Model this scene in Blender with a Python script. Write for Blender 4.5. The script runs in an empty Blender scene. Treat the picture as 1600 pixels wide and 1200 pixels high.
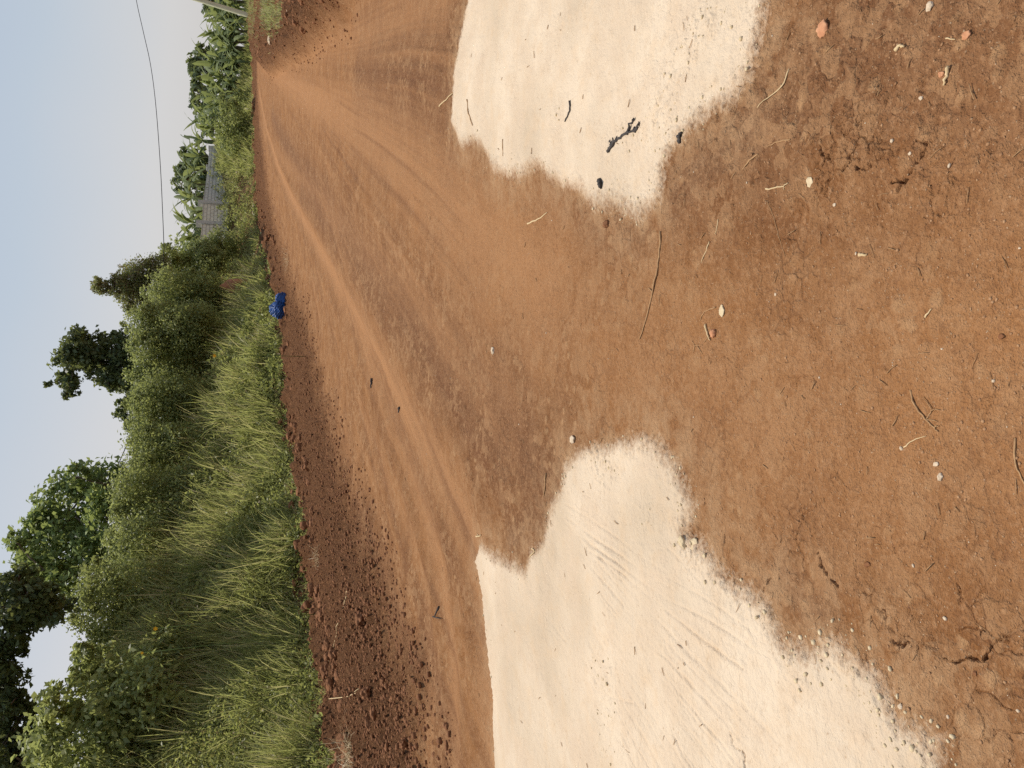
import bpy, math, random
import numpy as np
from mathutils import Vector, Matrix

random.seed(7)
RNG = np.random.default_rng(11)
R = math.radians
C = bpy.context.scene.collection
SC = bpy.context.scene

# ------------------------------------------------------------------ camera, sky, sun, exposure
# The photograph was taken with the phone turned on its side: the world's up points to the picture's left.
F_PX = 1250.0                       # focal length in pixels of the 1600 x 1200 photograph
CAM_H = 1.6
PITCH = math.atan(415.0 / F_PX)     # looking down a little
Fv = np.array([0, math.cos(PITCH), -math.sin(PITCH)])
Uv = np.array([0, math.sin(PITCH), math.cos(PITCH)])
Rv = np.array([1.0, 0, 0])
cam_d = bpy.data.cameras.new('camera')
cam = bpy.data.objects.new('camera', cam_d); C.objects.link(cam)
cam_d.sensor_width = 36; cam_d.sensor_fit = 'HORIZONTAL'
cam_d.lens = 36 * F_PX / 1600
cam_d.clip_start = 0.05; cam_d.clip_end = 3000
cx, cy, cz = -Uv, Rv, -Fv
cam.matrix_world = Matrix(((cx[0], cy[0], cz[0], 0), (cx[1], cy[1], cz[1], 0), (cx[2], cy[2], cz[2], CAM_H), (0, 0, 0, 1)))
SC.camera = cam

SUN_EL, SUN_AZ = R(66), R(-36)      # azimuth from +Y towards +X: ahead of the camera, a little to the left
world = bpy.data.worlds.new('World'); SC.world = world; world.use_nodes = True
wn = world.node_tree; wn.nodes.clear()
wo = wn.nodes.new('ShaderNodeOutputWorld'); bg = wn.nodes.new('ShaderNodeBackground')
sky = wn.nodes.new('ShaderNodeTexSky'); sky.sky_type = 'NISHITA'; sky.sun_disc = False
sky.sun_elevation = SUN_EL; sky.sun_rotation = SUN_AZ
sky.air_density = 1.0; sky.dust_density = 3.0; sky.ozone_density = 1.0
# thin high haze over the blue: a pale veil mixed into the sky
veil = wn.nodes.new('ShaderNodeMix'); veil.data_type = 'RGBA'; veil.inputs[0].default_value = 0.8
tc = wn.nodes.new('ShaderNodeTexCoord'); sep = wn.nodes.new('ShaderNodeSeparateXYZ')
wn.links.new(tc.outputs['Generated'], sep.inputs[0])
vr = wn.nodes.new('ShaderNodeValToRGB')
vr.color_ramp.elements[0].position = 0.0; vr.color_ramp.elements[0].color = (6.9, 6.6, 6.45, 1)
vr.color_ramp.elements[1].position = 0.62; vr.color_ramp.elements[1].color = (3.4, 4.5, 6.6, 1)
e = vr.color_ramp.elements.new(0.13); e.color = (7.1, 6.95, 6.95, 1)
e = vr.color_ramp.elements.new(0.27); e.color = (5.5, 6.2, 6.95, 1)
cn = wn.nodes.new('ShaderNodeTexNoise'); cn.inputs['Scale'].default_value = 1.6; cn.inputs['Detail'].default_value = 3
wn.links.new(tc.outputs['Generated'], cn.inputs['Vector'])
ca = wn.nodes.new('ShaderNodeMath'); ca.operation = 'MULTIPLY_ADD'; ca.inputs[1].default_value = 0.26; ca.inputs[2].default_value = -0.13
wn.links.new(cn.outputs['Fac'], ca.inputs[0])
cb = wn.nodes.new('ShaderNodeMath'); cb.operation = 'ADD'
cx_ = wn.nodes.new('ShaderNodeMath'); cx_.operation = 'MULTIPLY_ADD'; cx_.inputs[1].default_value = .14
wn.links.new(sep.outputs['X'], cx_.inputs[0]); wn.links.new(ca.outputs[0], cx_.inputs[2]); wn.links.new(cx_.outputs[0], cb.inputs[0]); wn.links.new(sep.outputs['Z'], cb.inputs[1])
wn.links.new(cb.outputs[0], vr.inputs[0])
wn.links.new(sky.outputs[0], veil.inputs[6]); wn.links.new(vr.outputs[0], veil.inputs[7])
wn.links.new(veil.outputs[2], bg.inputs[0]); bg.inputs[1].default_value = 0.083
wn.links.new(bg.outputs[0], wo.inputs[0])

sun_d = bpy.data.lights.new('sun', 'SUN'); sun_d.energy = 3.3; sun_d.angle = R(0.8); sun_d.color = (1.0, 0.93, 0.82)
sun = bpy.data.objects.new('sun', sun_d); C.objects.link(sun)
sdir = Vector((math.sin(SUN_AZ) * math.cos(SUN_EL), math.cos(SUN_AZ) * math.cos(SUN_EL), math.sin(SUN_EL)))
sun.rotation_euler = sdir.to_track_quat('Z', 'Y').to_euler()

SC.view_settings.view_transform = 'Standard'; SC.view_settings.look = 'None'
SC.view_settings.exposure = 0.3; SC.view_settings.gamma = 1.0
SC.render.engine = 'CYCLES'
SC.cycles.use_denoising = False; SC.cycles.max_bounces = 8; SC.cycles.diffuse_bounces = 5; SC.cycles.transmission_bounces = 6; SC.cycles.transparent_max_bounces = 4

# ------------------------------------------------------------------ small maths
def sstep(a, b, x):
    t = np.clip((np.asarray(x, float) - a) / (b - a), 0, 1); return t * t * (3 - 2 * t)
_perm = np.random.default_rng(5).permutation(4096).astype(np.int64)
def _hash(ix, iy, s=0):
    return _perm[(_perm[(ix + s * 131) & 4095] + iy) & 4095]
def vnoise(x, y, s=0):              # gradient noise, about -1..1
    x = np.asarray(x, float); y = np.asarray(y, float)
    ix = np.floor(x).astype(np.int64); iy = np.floor(y).astype(np.int64)
    fx = x - ix; fy = y - iy
    ux = fx * fx * fx * (fx * (fx * 6 - 15) + 10); uy = fy * fy * fy * (fy * (fy * 6 - 15) + 10)
    def g(jx, jy, dx, dy):
        a = _hash(jx, jy, s) * (2 * math.pi / 4096); return np.cos(a) * dx + np.sin(a) * dy
    a = g(ix, iy, fx, fy); b = g(ix + 1, iy, fx - 1, fy); c = g(ix, iy + 1, fx, fy - 1); d = g(ix + 1, iy + 1, fx - 1, fy - 1)
    return 1.5 * ((a * (1 - ux) + b * ux) * (1 - uy) + (c * (1 - ux) + d * ux) * uy)
def fbm(x, y, o=4, s=0):
    v = 0; a = 1; n = 0
    for k in range(o):
        v = v + a * vnoise(x * 2 ** k + 17.3 * k, y * 2 ** k - 9.1 * k, s + k); n += a; a *= 0.5
    return v / n
def cells(x, y, s=0):               # distance to nearest feature point, and that cell's random number
    ix = np.floor(x).astype(np.int64); iy = np.floor(y).astype(np.int64)
    best = np.full(np.shape(x), 9.0); rid = np.zeros(np.shape(x))
    for dx in (-1, 0, 1):
        for dy in (-1, 0, 1):
            h = _hash(ix + dx, iy + dy, s); px = ix + dx + (h & 63) / 64.0; py = iy + dy + ((h >> 6) & 63) / 64.0
            d = np.hypot(x - px, y - py); m = d < best
            best = np.where(m, d, best); rid = np.where(m, (_hash(ix + dx + 77, iy + dy, s)) / 4096.0, rid)
    return best, rid

# ------------------------------------------------------------------ from the photograph to places on the ground
def ray(px, py):
    u = 1200 - py; v = px
    d = Fv + Rv * ((u - 600) / F_PX) + Uv * ((800 - v) / F_PX)
    return d
def road_z(x, y):
    return 1.0 * sstep(18, 62, y)
def on_road(px, py):
    d = ray(px, py); z = 0.0; t = 1
    for k in range(60):
        t = (z - CAM_H) / d[2] if d[2] < -1e-4 else 400
        t = min(max(t, 0), 400); z = 0.5 * z + 0.5 * float(road_z(0, t * d[1]))
    return (t * d[0], t * d[1])
def at(px, py, D):                  # point seen at that spot, D metres ahead of the camera
    d = ray(px, py); t = D / d[1]; return np.array([t * d[0], D, CAM_H + t * d[2]])
def poly(pts): return np.array([on_road(*p) for p in pts])
def seg_dist(x, y, P):
    best = np.full(np.shape(x), 1e9); side = np.zeros(np.shape(x)); par = np.zeros(np.shape(x)); acc = 0
    for a, b in zip(P[:-1], P[1:]):
        ab = b - a; L = math.hypot(*ab) + 1e-9
        t = np.clip(((x - a[0]) * ab[0] + (y - a[1]) * ab[1]) / L ** 2, 0, 1)
        dx = x - a[0] - t * ab[0]; dy = y - a[1] - t * ab[1]; d = np.hypot(dx, dy); m = d < best - 1e-9
        cr = ab[0] * (y - a[1]) - ab[1] * (x - a[0])
        best = np.where(m, d, best); side = np.where(m, np.sign(cr), side); par = np.where(m, acc + t * L, par); acc += L
    return best, side, par
def line_d(x, y, P, reach):         # distance to a polyline, worked out only near it
    out = np.full(np.shape(x), 9.0)
    lo = P.min(0) - reach; hi = P.max(0) + reach
    m = (x > lo[0]) & (x < hi[0]) & (y > lo[1]) & (y < hi[1])
    if m.any(): out[m] = seg_dist(x[m], y[m], P)[0]
    return out
def smooth_line(P, n=6):
    P = np.asarray(P, float); Q = np.vstack([2 * P[0] - P[1], P, 2 * P[-1] - P[-2]]); out = []
    for i in range(1, len(Q) - 2):
        for k in range(n):
            t = k / n
            out.append(0.5 * ((2 * Q[i]) + (-Q[i - 1] + Q[i + 1]) * t + (2 * Q[i - 1] - 5 * Q[i] + 4 * Q[i + 1] - Q[i + 2]) * t * t + (-Q[i - 1] + 3 * Q[i] - 3 * Q[i + 1] + Q[i + 2]) * t ** 3))
    out.append(P[-1]); return np.array(out)
def inside_sd(x, y, P):             # signed distance to a closed outline, positive inside, worked out only near it
    out = np.full(np.shape(x), -2.0)
    lo = P.min(0) - 1.5; hi = P.max(0) + 1.5
    m = (x > lo[0]) & (x < hi[0]) & (y > lo[1]) & (y < hi[1])
    X = x[m]; Y = y[m]; ins = np.zeros(X.shape, bool)
    Q = np.vstack([P, P[:1]])
    for a, b in zip(Q[:-1], Q[1:]):
        c = (a[1] > Y) != (b[1] > Y)
        xx = (b[0] - a[0]) * (Y - a[1]) / (b[1] - a[1] + 1e-12) + a[0]
        ins ^= c & (X < xx)
    d = seg_dist(X, Y, Q)[0]
    out[m] = np.where(ins, d, -d); return out

# grass edge of the road, walked from behind the camera on the left to far right
EDGE_PX = [(536, 1200), (530, 1150), (515, 1080), (502, 1000), (490, 930), (486, 880), (488, 830), (470, 740), (456, 640), (450, 560), (445, 500), (430, 430), (417, 390), (410, 350), (406, 300), (403, 240), (401, 190), (399.5, 150), (398.5, 110)]
EDGE = poly(EDGE_PX)
_d0 = EDGE[0] - EDGE[3]; _d0 /= np.hypot(*_d0)
EDGE = np.vstack([EDGE[0] + _d0 * 70, EDGE[0] + _d0 * 8, EDGE, [[EDGE[-1][0] + 30, EDGE[-1][1] + 1], [420, 66]]])
LOOSE_PX = [(655, 1200), (650, 1120), (625, 1020), (600, 930), (565, 830), (535, 740), (510, 640), (492, 560), (476, 500), (455, 440), (433, 370), (420, 300), (412, 240), (406, 180), (402.5, 130)]
LOOSE = poly(LOOSE_PX)
LOOSE = np.vstack([LOOSE[0] + _d0 * 70, LOOSE, [[EDGE[-2][0], EDGE[-2][1] - 2]], [[420, 64]]])
PATCH_A = poly([(738, -60), (735, 0), (722, 60), (712, 140), (708, 190), (724, 225), (738, 222), (752, 230), (768, 262), (795, 275), (842, 262), (878, 285), (905, 298), (930, 318), (965, 322), (1000, 330), (1030, 305), (1032, 255), (1055, 225), (1100, 195), (1150, 160), (1175, 110), (1186, 60), (1195, 0), (1200, -60), (1120, -90), (850, -90)])
PATCH_B = poly([(905, 700), (890, 730), (880, 760), (858, 800), (850, 838), (830, 862), (822, 890), (800, 878), (778, 868), (750, 852), (738, 875), (748, 940), (756, 1010), (765, 1080), (770, 1200), (775, 1290), (1000, 1330), (1300, 1290), (1480, 1230), (1470, 1160), (1400, 1120), (1370, 1060), (1300, 1000), (1262, 1010), (1225, 990), (1200, 945), (1170, 920), (1120, 890), (1100, 850), (1070, 830), (1085, 790), (1060, 740), (1035, 700), (990, 690), (945, 695)])
MOUND = poly([(403, -80), (404, 0), (401, 50), (406, 90), (425, 112), (452, 96), (500, 62), (545, 18), (570, -80)])

def pip(x, y, Q):
    ins = np.zeros(np.shape(x), bool)
    for a, b in zip(Q, np.roll(Q, -1, axis=0)):
        if a[1] == b[1]: continue
        ins ^= ((a[1] > y) != (b[1] > y)) & (x < (b[0] - a[0]) * (y - a[1]) / (b[1] - a[1]) + a[0])
    return ins
def side_sd(x, y, L):
    d, s, p = seg_dist(x, y, L)
    Q = np.vstack([L, [[3000, 66], [3000, 3000], [-3000, 3000], [-3000, -400], L[:1][0] + [-5, -400]]])
    return np.where(pip(x, y, Q), d, -d), p
def edge_sd(x, y): return side_sd(x, y, EDGE)
def loose_sd(x, y): return side_sd(x, y, LOOSE)[0]
def bank_amp(x): return (2.05 + 1.7 * sstep(0, 9, -x)) * (1 - sstep(17, 27, x)) + 0.25
def base_z(x, y, sd=None):
    x = np.asarray(x, float); y = np.asarray(y, float)
    if sd is None: sd, p = edge_sd(x, y)
    z = road_z(x, y)
    a = bank_amp(x)
    b = a * sstep(-0.3, 5.0, sd) + 0.06 * np.clip(sd - 3.5, 0, 30) * (a / 2)
    return z + np.where(sd > -0.2, b, 0)

TRACKS = [  # polyline in the photograph, width in metres, depth, lightness
 ([(403, 130), (415, 200), (440, 280), (480, 360), (530, 450), (590, 560), (650, 680), (700, 770), (735, 860), (752, 960), (762, 1080), (768, 1210)], .27, .035, 1.0),
 ([(408, 160), (425, 240), (455, 310), (500, 400), (555, 520), (600, 620), (640, 730), (672, 830), (690, 930), (705, 1040), (710, 1200)], .22, .03, .75),
 ([(425, 110), (480, 150), (560, 195), (640, 265), (720, 345), (840, 440)], .55, .02, .85),
 ([(410, 106), (450, 92), (520, 68), (600, 32), (690, -20)], .45, .03, .6),
 ([(402, 110), (397, 140), (405, 190), (425, 230), (470, 280), (560, 380), (690, 520), (800, 640)], .3, .02, .35),
 ([(560, 640), (610, 760), (650, 880), (668, 1000), (672, 1200)], .18, .025, .35),
 ([(840, 440), (960, 520), (1100, 620), (1300, 660), (1600, 600)], .5, .008, .45),
 ([(1600, 380), (1450, 560), (1330, 620), (1250, 640)], .5, .006, .35),
]
DARKS = [   # damp or rough darker ground
 ([(470, 290), (560, 400), (640, 500), (720, 600), (800, 680), (860, 780)], .55, .8),
 ([(560, 130), (640, 120), (700, 130)], .9, .75), ([(700, 250), (705, 190), (690, 100)], .5, .8),
 ([(1180, 200), (1260, 120), (1380, 60), (1560, 40)], .35, .65), ([(1060, 300), (1130, 240), (1200, 190)], .16, .7),
 ([(1130, 360), (1080, 320)], .2, .4), ([(1500, 120), (1600, 200)], .2, .45), ([(850, 290), (930, 360), (1000, 370)], .12, .5),
 ([(800, 840), (830, 800), (880, 730)], .14, .8), ([(1220, 900), (1270, 960)], .07, .6), ([(425, 180), (455, 240), (520, 330)], .5, .8),
 ([(600, 900), (640, 1000), (690, 1100), (700, 1200)], .3, .55), ([(560, 780), (600, 880)], .3, .5),
]
def z1(pts): return [(1050 + a / 2.909, b / 2.909) for a, b in pts]
def z3(pts): return [(1050 + a / 2.909, 788 + b / 2.909) for a, b in pts]
def z4(pts): return [(500 + a / 2.909, b / 2.909) for a, b in pts]
def z6(pts): return [(500 + a / 2.909, 788 + b / 2.909) for a, b in pts]
CRACKS = [z1(c) for c in ([(890, 520), (886, 590), (865, 640), (860, 700), (845, 740), (870, 780), (920, 760), (990, 700)],
  [(890, 520), (800, 560), (760, 610), (765, 650), (720, 720), (700, 760)], [(765, 650), (800, 700), (800, 730)], [(700, 640), (700, 700), (735, 725), (765, 735)],
  [(845, 740), (800, 775), (770, 765)], [(1130, 640), (1170, 680), (1130, 740), (1090, 800)], [(1090, 820), (1050, 832), (1010, 830)], [(1070, 830), (1010, 890)],
  [(700, 760), (712, 830)], [(930, 660), (935, 700), (920, 760)], [(845, 740), (800, 640), (815, 620)])]
CRACKS += [z3(c) for c in ([(650, 230), (660, 280), (690, 330), (735, 375)], [(850, 405), (880, 415)], [(940, 480), (965, 540), (1000, 590)], [(990, 620), (1030, 640), (1065, 630)],
  [(1220, 712), (1260, 712), (1330, 710), (1400, 700), (1440, 640), (1500, 600)], [(1280, 360), (1285, 450)], [(235, 130), (230, 190), (235, 240)], [(410, 400), (430, 340)],
  [(280, 1040), (300, 1090), (340, 1130), (350, 1190)])]
CRACKS += [z4(c) for c in ([(425, 740), (430, 800), (418, 870), (445, 920)], [(480, 1040), (486, 1110)], [(300, 560), (345, 590)])]
TREADS = [z6(c) for c in ([(1130, 0), (1260, 80), (1440, 210), (1600, 310)], [(1130, 60), (1300, 180), (1600, 370)], [(1200, 150), (1400, 290), (1600, 430)], [(1240, 210), (1370, 300), (1600, 480)],
  [(1000, 280), (1080, 380), (1160, 480)], [(830, 400), (900, 560), (1000, 740)], [(720, 350), (780, 560), (850, 740), (930, 980)], [(940, 330), (1000, 460), (1080, 580), (1140, 640)],
  [(1170, 760), (1260, 940), (1400, 1100)], [(1190, 690), (1300, 850), (1440, 900)], [(860, 780), (900, 900), (1010, 1090), (1040, 1200)], [(1420, 560), (1600, 700)])]
TREADS += [z3(c) for c in ([(0, 330), (180, 430), (330, 540), (460, 620)], [(0, 430), (200, 530), (420, 680)], [(0, 480), (150, 600), (340, 745)], [(0, 960), (60, 1100), (120, 1200)], [(0, 200), (60, 260), (150, 350)])]
L1 = smooth_line([(770, 880), (785, 990), (800, 1100), (820, 1210), (850, 1330)], 4); L2 = smooth_line([(890, 800), (980, 900), (1090, 1010), (1210, 1130), (1330, 1260)], 4)
N_TYRE = len(TREADS)
for k in range(27):
    w = (k + .5) / 27 + RNG.uniform(-.02, .02); TREADS.append([tuple(p) for p in (L1 * (1 - w) + L2 * w)[RNG.integers(0, 7):]])

TRACKS = [(smooth_line(poly(P), 5), w, d, l) for P, w, d, l in TRACKS]
DARKS = [(smooth_line(poly(P), 5), w, l) for P, w, l in DARKS]
TREADS = [smooth_line(poly(P), 4) for P in TREADS]
CRACKS = [smooth_line(poly(P), 4) for P in CRACKS]
def ground_fields(x, y):
    """height, and where the ground is pale marl / loose soil / smooth track / dark"""
    sd, par = edge_sd(x, y)
    z = base_z(x, y, sd)
    n1 = fbm(x * .9, y * .9, 4, 1)
    n2 = fbm(x * 5, y * 5, 3, 7)
    wob = .10 * fbm(x * 2.2, y * 2.2, 3, 20) + .035 * fbm(x * 14, y * 14, 3, 25)
    pa = np.maximum(inside_sd(x, y, PATCH_A), inside_sd(x, y, PATCH_B)) + wob * .55
    lo = loose_sd(x, y)
    loose = sstep(-1.2, .8, lo + .55 * fbm(x * .9, y * .9, 3, 31) + .35 * fbm(x * 3.5, y * 3.5, 3, 32)) * (1 - sstep(.1, .8, sd))
    md = inside_sd(x, y, MOUND) + .3 * fbm(x * 1.1, y * 1.1, 3, 41)
    mound = sstep(-.3, .4, md)
    loose = np.maximum(loose, mound)
    track = np.zeros_like(x); zt = np.zeros_like(x)
    for P, w, dep, li in TRACKS:
        Q = P; d = line_d(x, y, Q, w * 3.2) + .12 * w * fbm(x * 3, y * 3, 2, 9)
        g = np.exp(-(d / w) ** 2); track = np.maximum(track, li * g)
        zt += -dep * g + dep * .5 * np.exp(-((d - 1.7 * w) / (.45 * w)) ** 2)
    dark = np.zeros_like(x)
    for P, w, li in DARKS:
        Q = P; d = line_d(x, y, Q, w * 3); dark = np.maximum(dark, li * np.exp(-(d / w) ** 2 * (1 + .7 * n1)))
    VX, VY = 24.0, 62.0
    phi = np.arctan2(x - VX, VY - y) + .002 * fbm(x * .15, y * .15, 2, 131); rr_ = np.hypot(x - VX, VY - y)
    st = .6 * vnoise(phi * 210, rr_ * .09, 132) + .5 * vnoise(phi * 520, rr_ * .12, 133) + .4 * vnoise(phi * 1250, rr_ * .2, 134)
    st2 = .6 * vnoise(sd * 3.1, par * .12, 135) + .5 * vnoise(sd * 8, par * .16, 136)
    kk = sstep(-5.5, -3, sd); streak = (st * (1 - kk) * (1 - .55 * sstep(3, 7, x)) + st2 * kk) * sstep(3.5, 7, np.hypot(x, y)) * (1 - sstep(55, 75, y))
    streak = streak + .45 * (st) * (1 - sstep(3.5, 7, np.hypot(x, y))) * sstep(-.1, .4, fbm(x * .8, y * .8, 2, 137))
    pm = sstep(-.02, .05, pa)
    rough = np.clip(.35 + .9 * dark - .9 * track + .5 * n1, .05, 1.2) * (1 - pm * .8)
    z = z + .009 * streak * (1 - .6 * pm)
    z = z + .03 * n1 + zt * (1 - .5 * pm) + .006 * n2 * (1 - .4 * pm)
    z = z + rough * .004 * fbm(x * 25, y * 25, 3, 12) + (rough + .35) * .0075 * fbm(x * 11, y * 11, 3, 13) * (1 - .5 * pm)
    # bits of gravel and small clods pressed in the ground
    for sc, amp, th, s in ((22, .008, .80, 3), (48, .004, .62, 4), (11, .011, .9, 5)):
        wx = .45 * vnoise(x * sc * 1.6, y * sc * 1.6, s + 70); d, r = cells(x * sc + wx, y * sc - wx, s)
        z = z + np.where(r > th, .6 * amp * np.clip(1 - (d / .42) ** 2, 0, 1) ** .7, 0) * np.clip(rough + .15, 0, 1) * (1 - .6 * track)
    # loose ploughed-up soil
    rg = 1 - np.abs(fbm(x * 2.0, y * 2.0, 5, 50)); rg2 = fbm(x * 9, y * 9, 4, 55)
    wx = .5 * vnoise(x * 17, y * 17, 63); d, r = cells(x * 10 + wx, y * 10 - wx, 61); clod = np.clip(1 - (d / .5) ** 2, 0, 1) ** .5 * np.where(r > .5, 1, .2)
    d2, r2 = cells(x * 19, y * 19, 62); clod2 = np.clip(1 - (d2 / .5) ** 2, 0, 1) ** .5
    z = z + loose * (.19 * (rg - .75) + .075 * rg2 + .014 * clod + .010 * clod2 + .045 * fbm(x * 22, y * 22, 3, 66) + .05) + mound * (.45 + .28 * fbm(x * 1.4, y * 1.4, 4, 57)) + .26 * np.exp(-((sd + .5 + .3 * n1) / .38) ** 2) * np.clip(.5 + 1.3 * fbm(x * 1.1, y * 1.1, 4, 58), 0, 1.4)
    # broken edge where the bank begins
    e = sd + .22 * fbm(x * 1.7, y * 1.7, 3, 71)
    z = z + .17 * sstep(.0, .14, e) * (1 - sstep(.5, 1.6, e)) * np.clip(bank_amp(x), 0, 1)
    # marl patches: a thin crust, crumbling at its rim
    z = z + .012 * sstep(-.03, .05, pa)
    rim = np.exp(-((pa - .02) / .07) ** 2)
    d, r = cells(x * 30, y * 30, 81); z = z + rim * .006 * np.clip(1 - (d / .5) ** 2, 0, 1) * (r > .35)
    crumb = pm * sstep(.15, .5, fbm(x * 1.3 + 5, y * 1.3, 3, 83)); wx = .5 * vnoise(x * 45, y * 45, 85); d, r = cells(x * 32 + wx, y * 32 - wx, 84)
    z = z + crumb * .006 * np.clip(1 - (d / .45) ** 2, 0, 1) ** .6 * (r > .4)
    z = z + pm * (.0045 * fbm(x * 6, y * 6, 3, 86) + .0022 * fbm(x * 30, y * 30, 3, 87))
    for ti, P in enumerate(TREADS):
        Q = P; ta = .85 if ti < N_TYRE else .42; m = line_d(x, y, Q, .08); m = m + .004 * vnoise(x * 20, y * 20, 88)
        z = z + ta * np.where(m < .1, -.0062 * np.exp(-(m / .0055) ** 2) + .0018 * np.exp(-((m - .016) / .009) ** 2), 0) * (.25 + .9 * sstep(-.35, .35, vnoise(x * 2.2, y * 2.2, 89)))
    jx = x + .008 * vnoise(x * 28, y * 28, 94) + .005 * vnoise(x * 90, y * 90, 95); jy = y + .008 * vnoise(x * 28, y * 28, 96) + .005 * vnoise(x * 90, y * 90, 97)
    for P in CRACKS:
        Q = P; m = line_d(jx, jy, Q, .12); m = m + .004 * vnoise(x * 45, y * 45, 90)
        z = z + np.where(m < .12, -.016 * (.35 + .9 * sstep(-.4, .4, vnoise(x * 9, y * 9, 92))) * np.exp(-(m / .0024) ** 2) + .002 * np.exp(-((m - .03) / .025) ** 2), 0)
    # webs of finer cracks in the dried mud
    for (wx_, wy_), wr, ws, wa in WEBS:
        m = np.hypot(x - wx_, y - wy_) < wr * 2.2
        if not m.any(): continue
        X, Y = x[m], y[m]; jx_, jy_ = X * ws + .35 * vnoise(X * ws * 1.5, Y * ws * 1.5, 98), Y * ws + .35 * vnoise(X * ws * 1.5 + 9, Y * ws * 1.5, 99)
        e = cells2(jx_, jy_, 100) / ws; w = np.exp(-(np.hypot(X - wx_, Y - wy_) / wr) ** 2) * sstep(-.25, .25, fbm(X * 7, Y * 7, 2, 101))
        z[m] = z[m] - wa * w * .010 * np.exp(-(e / .0032) ** 2) + wa * w * .0035 * np.minimum(e / .02, 1)
    return z, pa, loose, np.clip(track, 0, 1), np.clip(dark, 0, 1), sd, streak

def cells2(x, y, s=0):              # how far the two nearest feature points differ: small along the cell borders
    ix = np.floor(x).astype(np.int64); iy = np.floor(y).astype(np.int64); b1 = np.full(np.shape(x), 9.0); b2 = b1.copy()
    for dx in (-1, 0, 1):
        for dy in (-1, 0, 1):
            h = _hash(ix + dx, iy + dy, s); d = np.hypot(x - ix - dx - (h & 63) / 64.0, y - iy - dy - ((h >> 6) & 63) / 64.0)
            m = d < b1; b2 = np.where(m, b1, np.minimum(b2, d)); b1 = np.where(m, d, b1)
    return b2 - b1
WEBS = [((1350, 232), .17, 17, 1.0), ((1405, 190), .10, 22, .8), ((1440, 300), .13, 15, .6), ((1300, 290), .10, 20, .6), ((1230, 830), .16, 13, .6), ((1350, 860), .16, 11, .5), ((1480, 1000), .16, 9, .7), ((1380, 1010), .18, 10, .6), ((1560, 1080), .18, 9, .6), ((1130, 560), .2, 14, .35), ((1250, 620), .22, 12, .35), ((680, 300), .5, 6, .7), ((1080, 850), .10, 24, .9)]
WEBS = [(on_road(*c), r, s, a) for c, r, s, a in WEBS]
def height(x, y):
    x = np.atleast_1d(np.asarray(x, float)); y = np.atleast_1d(np.asarray(y, float)); return ground_fields(x, y)[0]

# ------------------------------------------------------------------ mesh and material helpers
def np_mesh(name, V, faces, k, mat=None, parent=None, attrs=None, smooth=False, loc=None):
    me = bpy.data.meshes.new(name); V = np.asarray(V, np.float32); F = np.asarray(faces, np.int32).reshape(-1, k)
    me.vertices.add(len(V)); me.vertices.foreach_set('co', V.ravel())
    me.loops.add(F.size); me.loops.foreach_set('vertex_index', F.ravel())
    me.polygons.add(len(F)); me.polygons.foreach_set('loop_start', np.arange(0, F.size, k, dtype=np.int32))
    if smooth: me.polygons.foreach_set('use_smooth', np.ones(len(F), bool))
    for an, av in (attrs or {}).items():
        a = me.attributes.new(an, 'FLOAT', 'POINT'); a.data.foreach_set('value', np.asarray(av, np.float32))
    me.update(calc_edges=True)
    if mat: me.materials.append(mat)
    o = bpy.data.objects.new(name, me); C.objects.link(o)
    if parent: o.parent = parent
    if loc is not None: o.location = loc
    return o
def tag(o, label=None, cat=None, group=None, kind=None):
    if label: o['label'] = label
    if cat: o['category'] = cat
    if group: o['group'] = group
    if kind: o['kind'] = kind
    return o
def empty(name, loc, label, cat, group=None):
    o = bpy.data.objects.new(name, None); C.objects.link(o); o.location = [float(v) for v in loc]; o.empty_display_size = .2
    return tag(o, label, cat, group)

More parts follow.
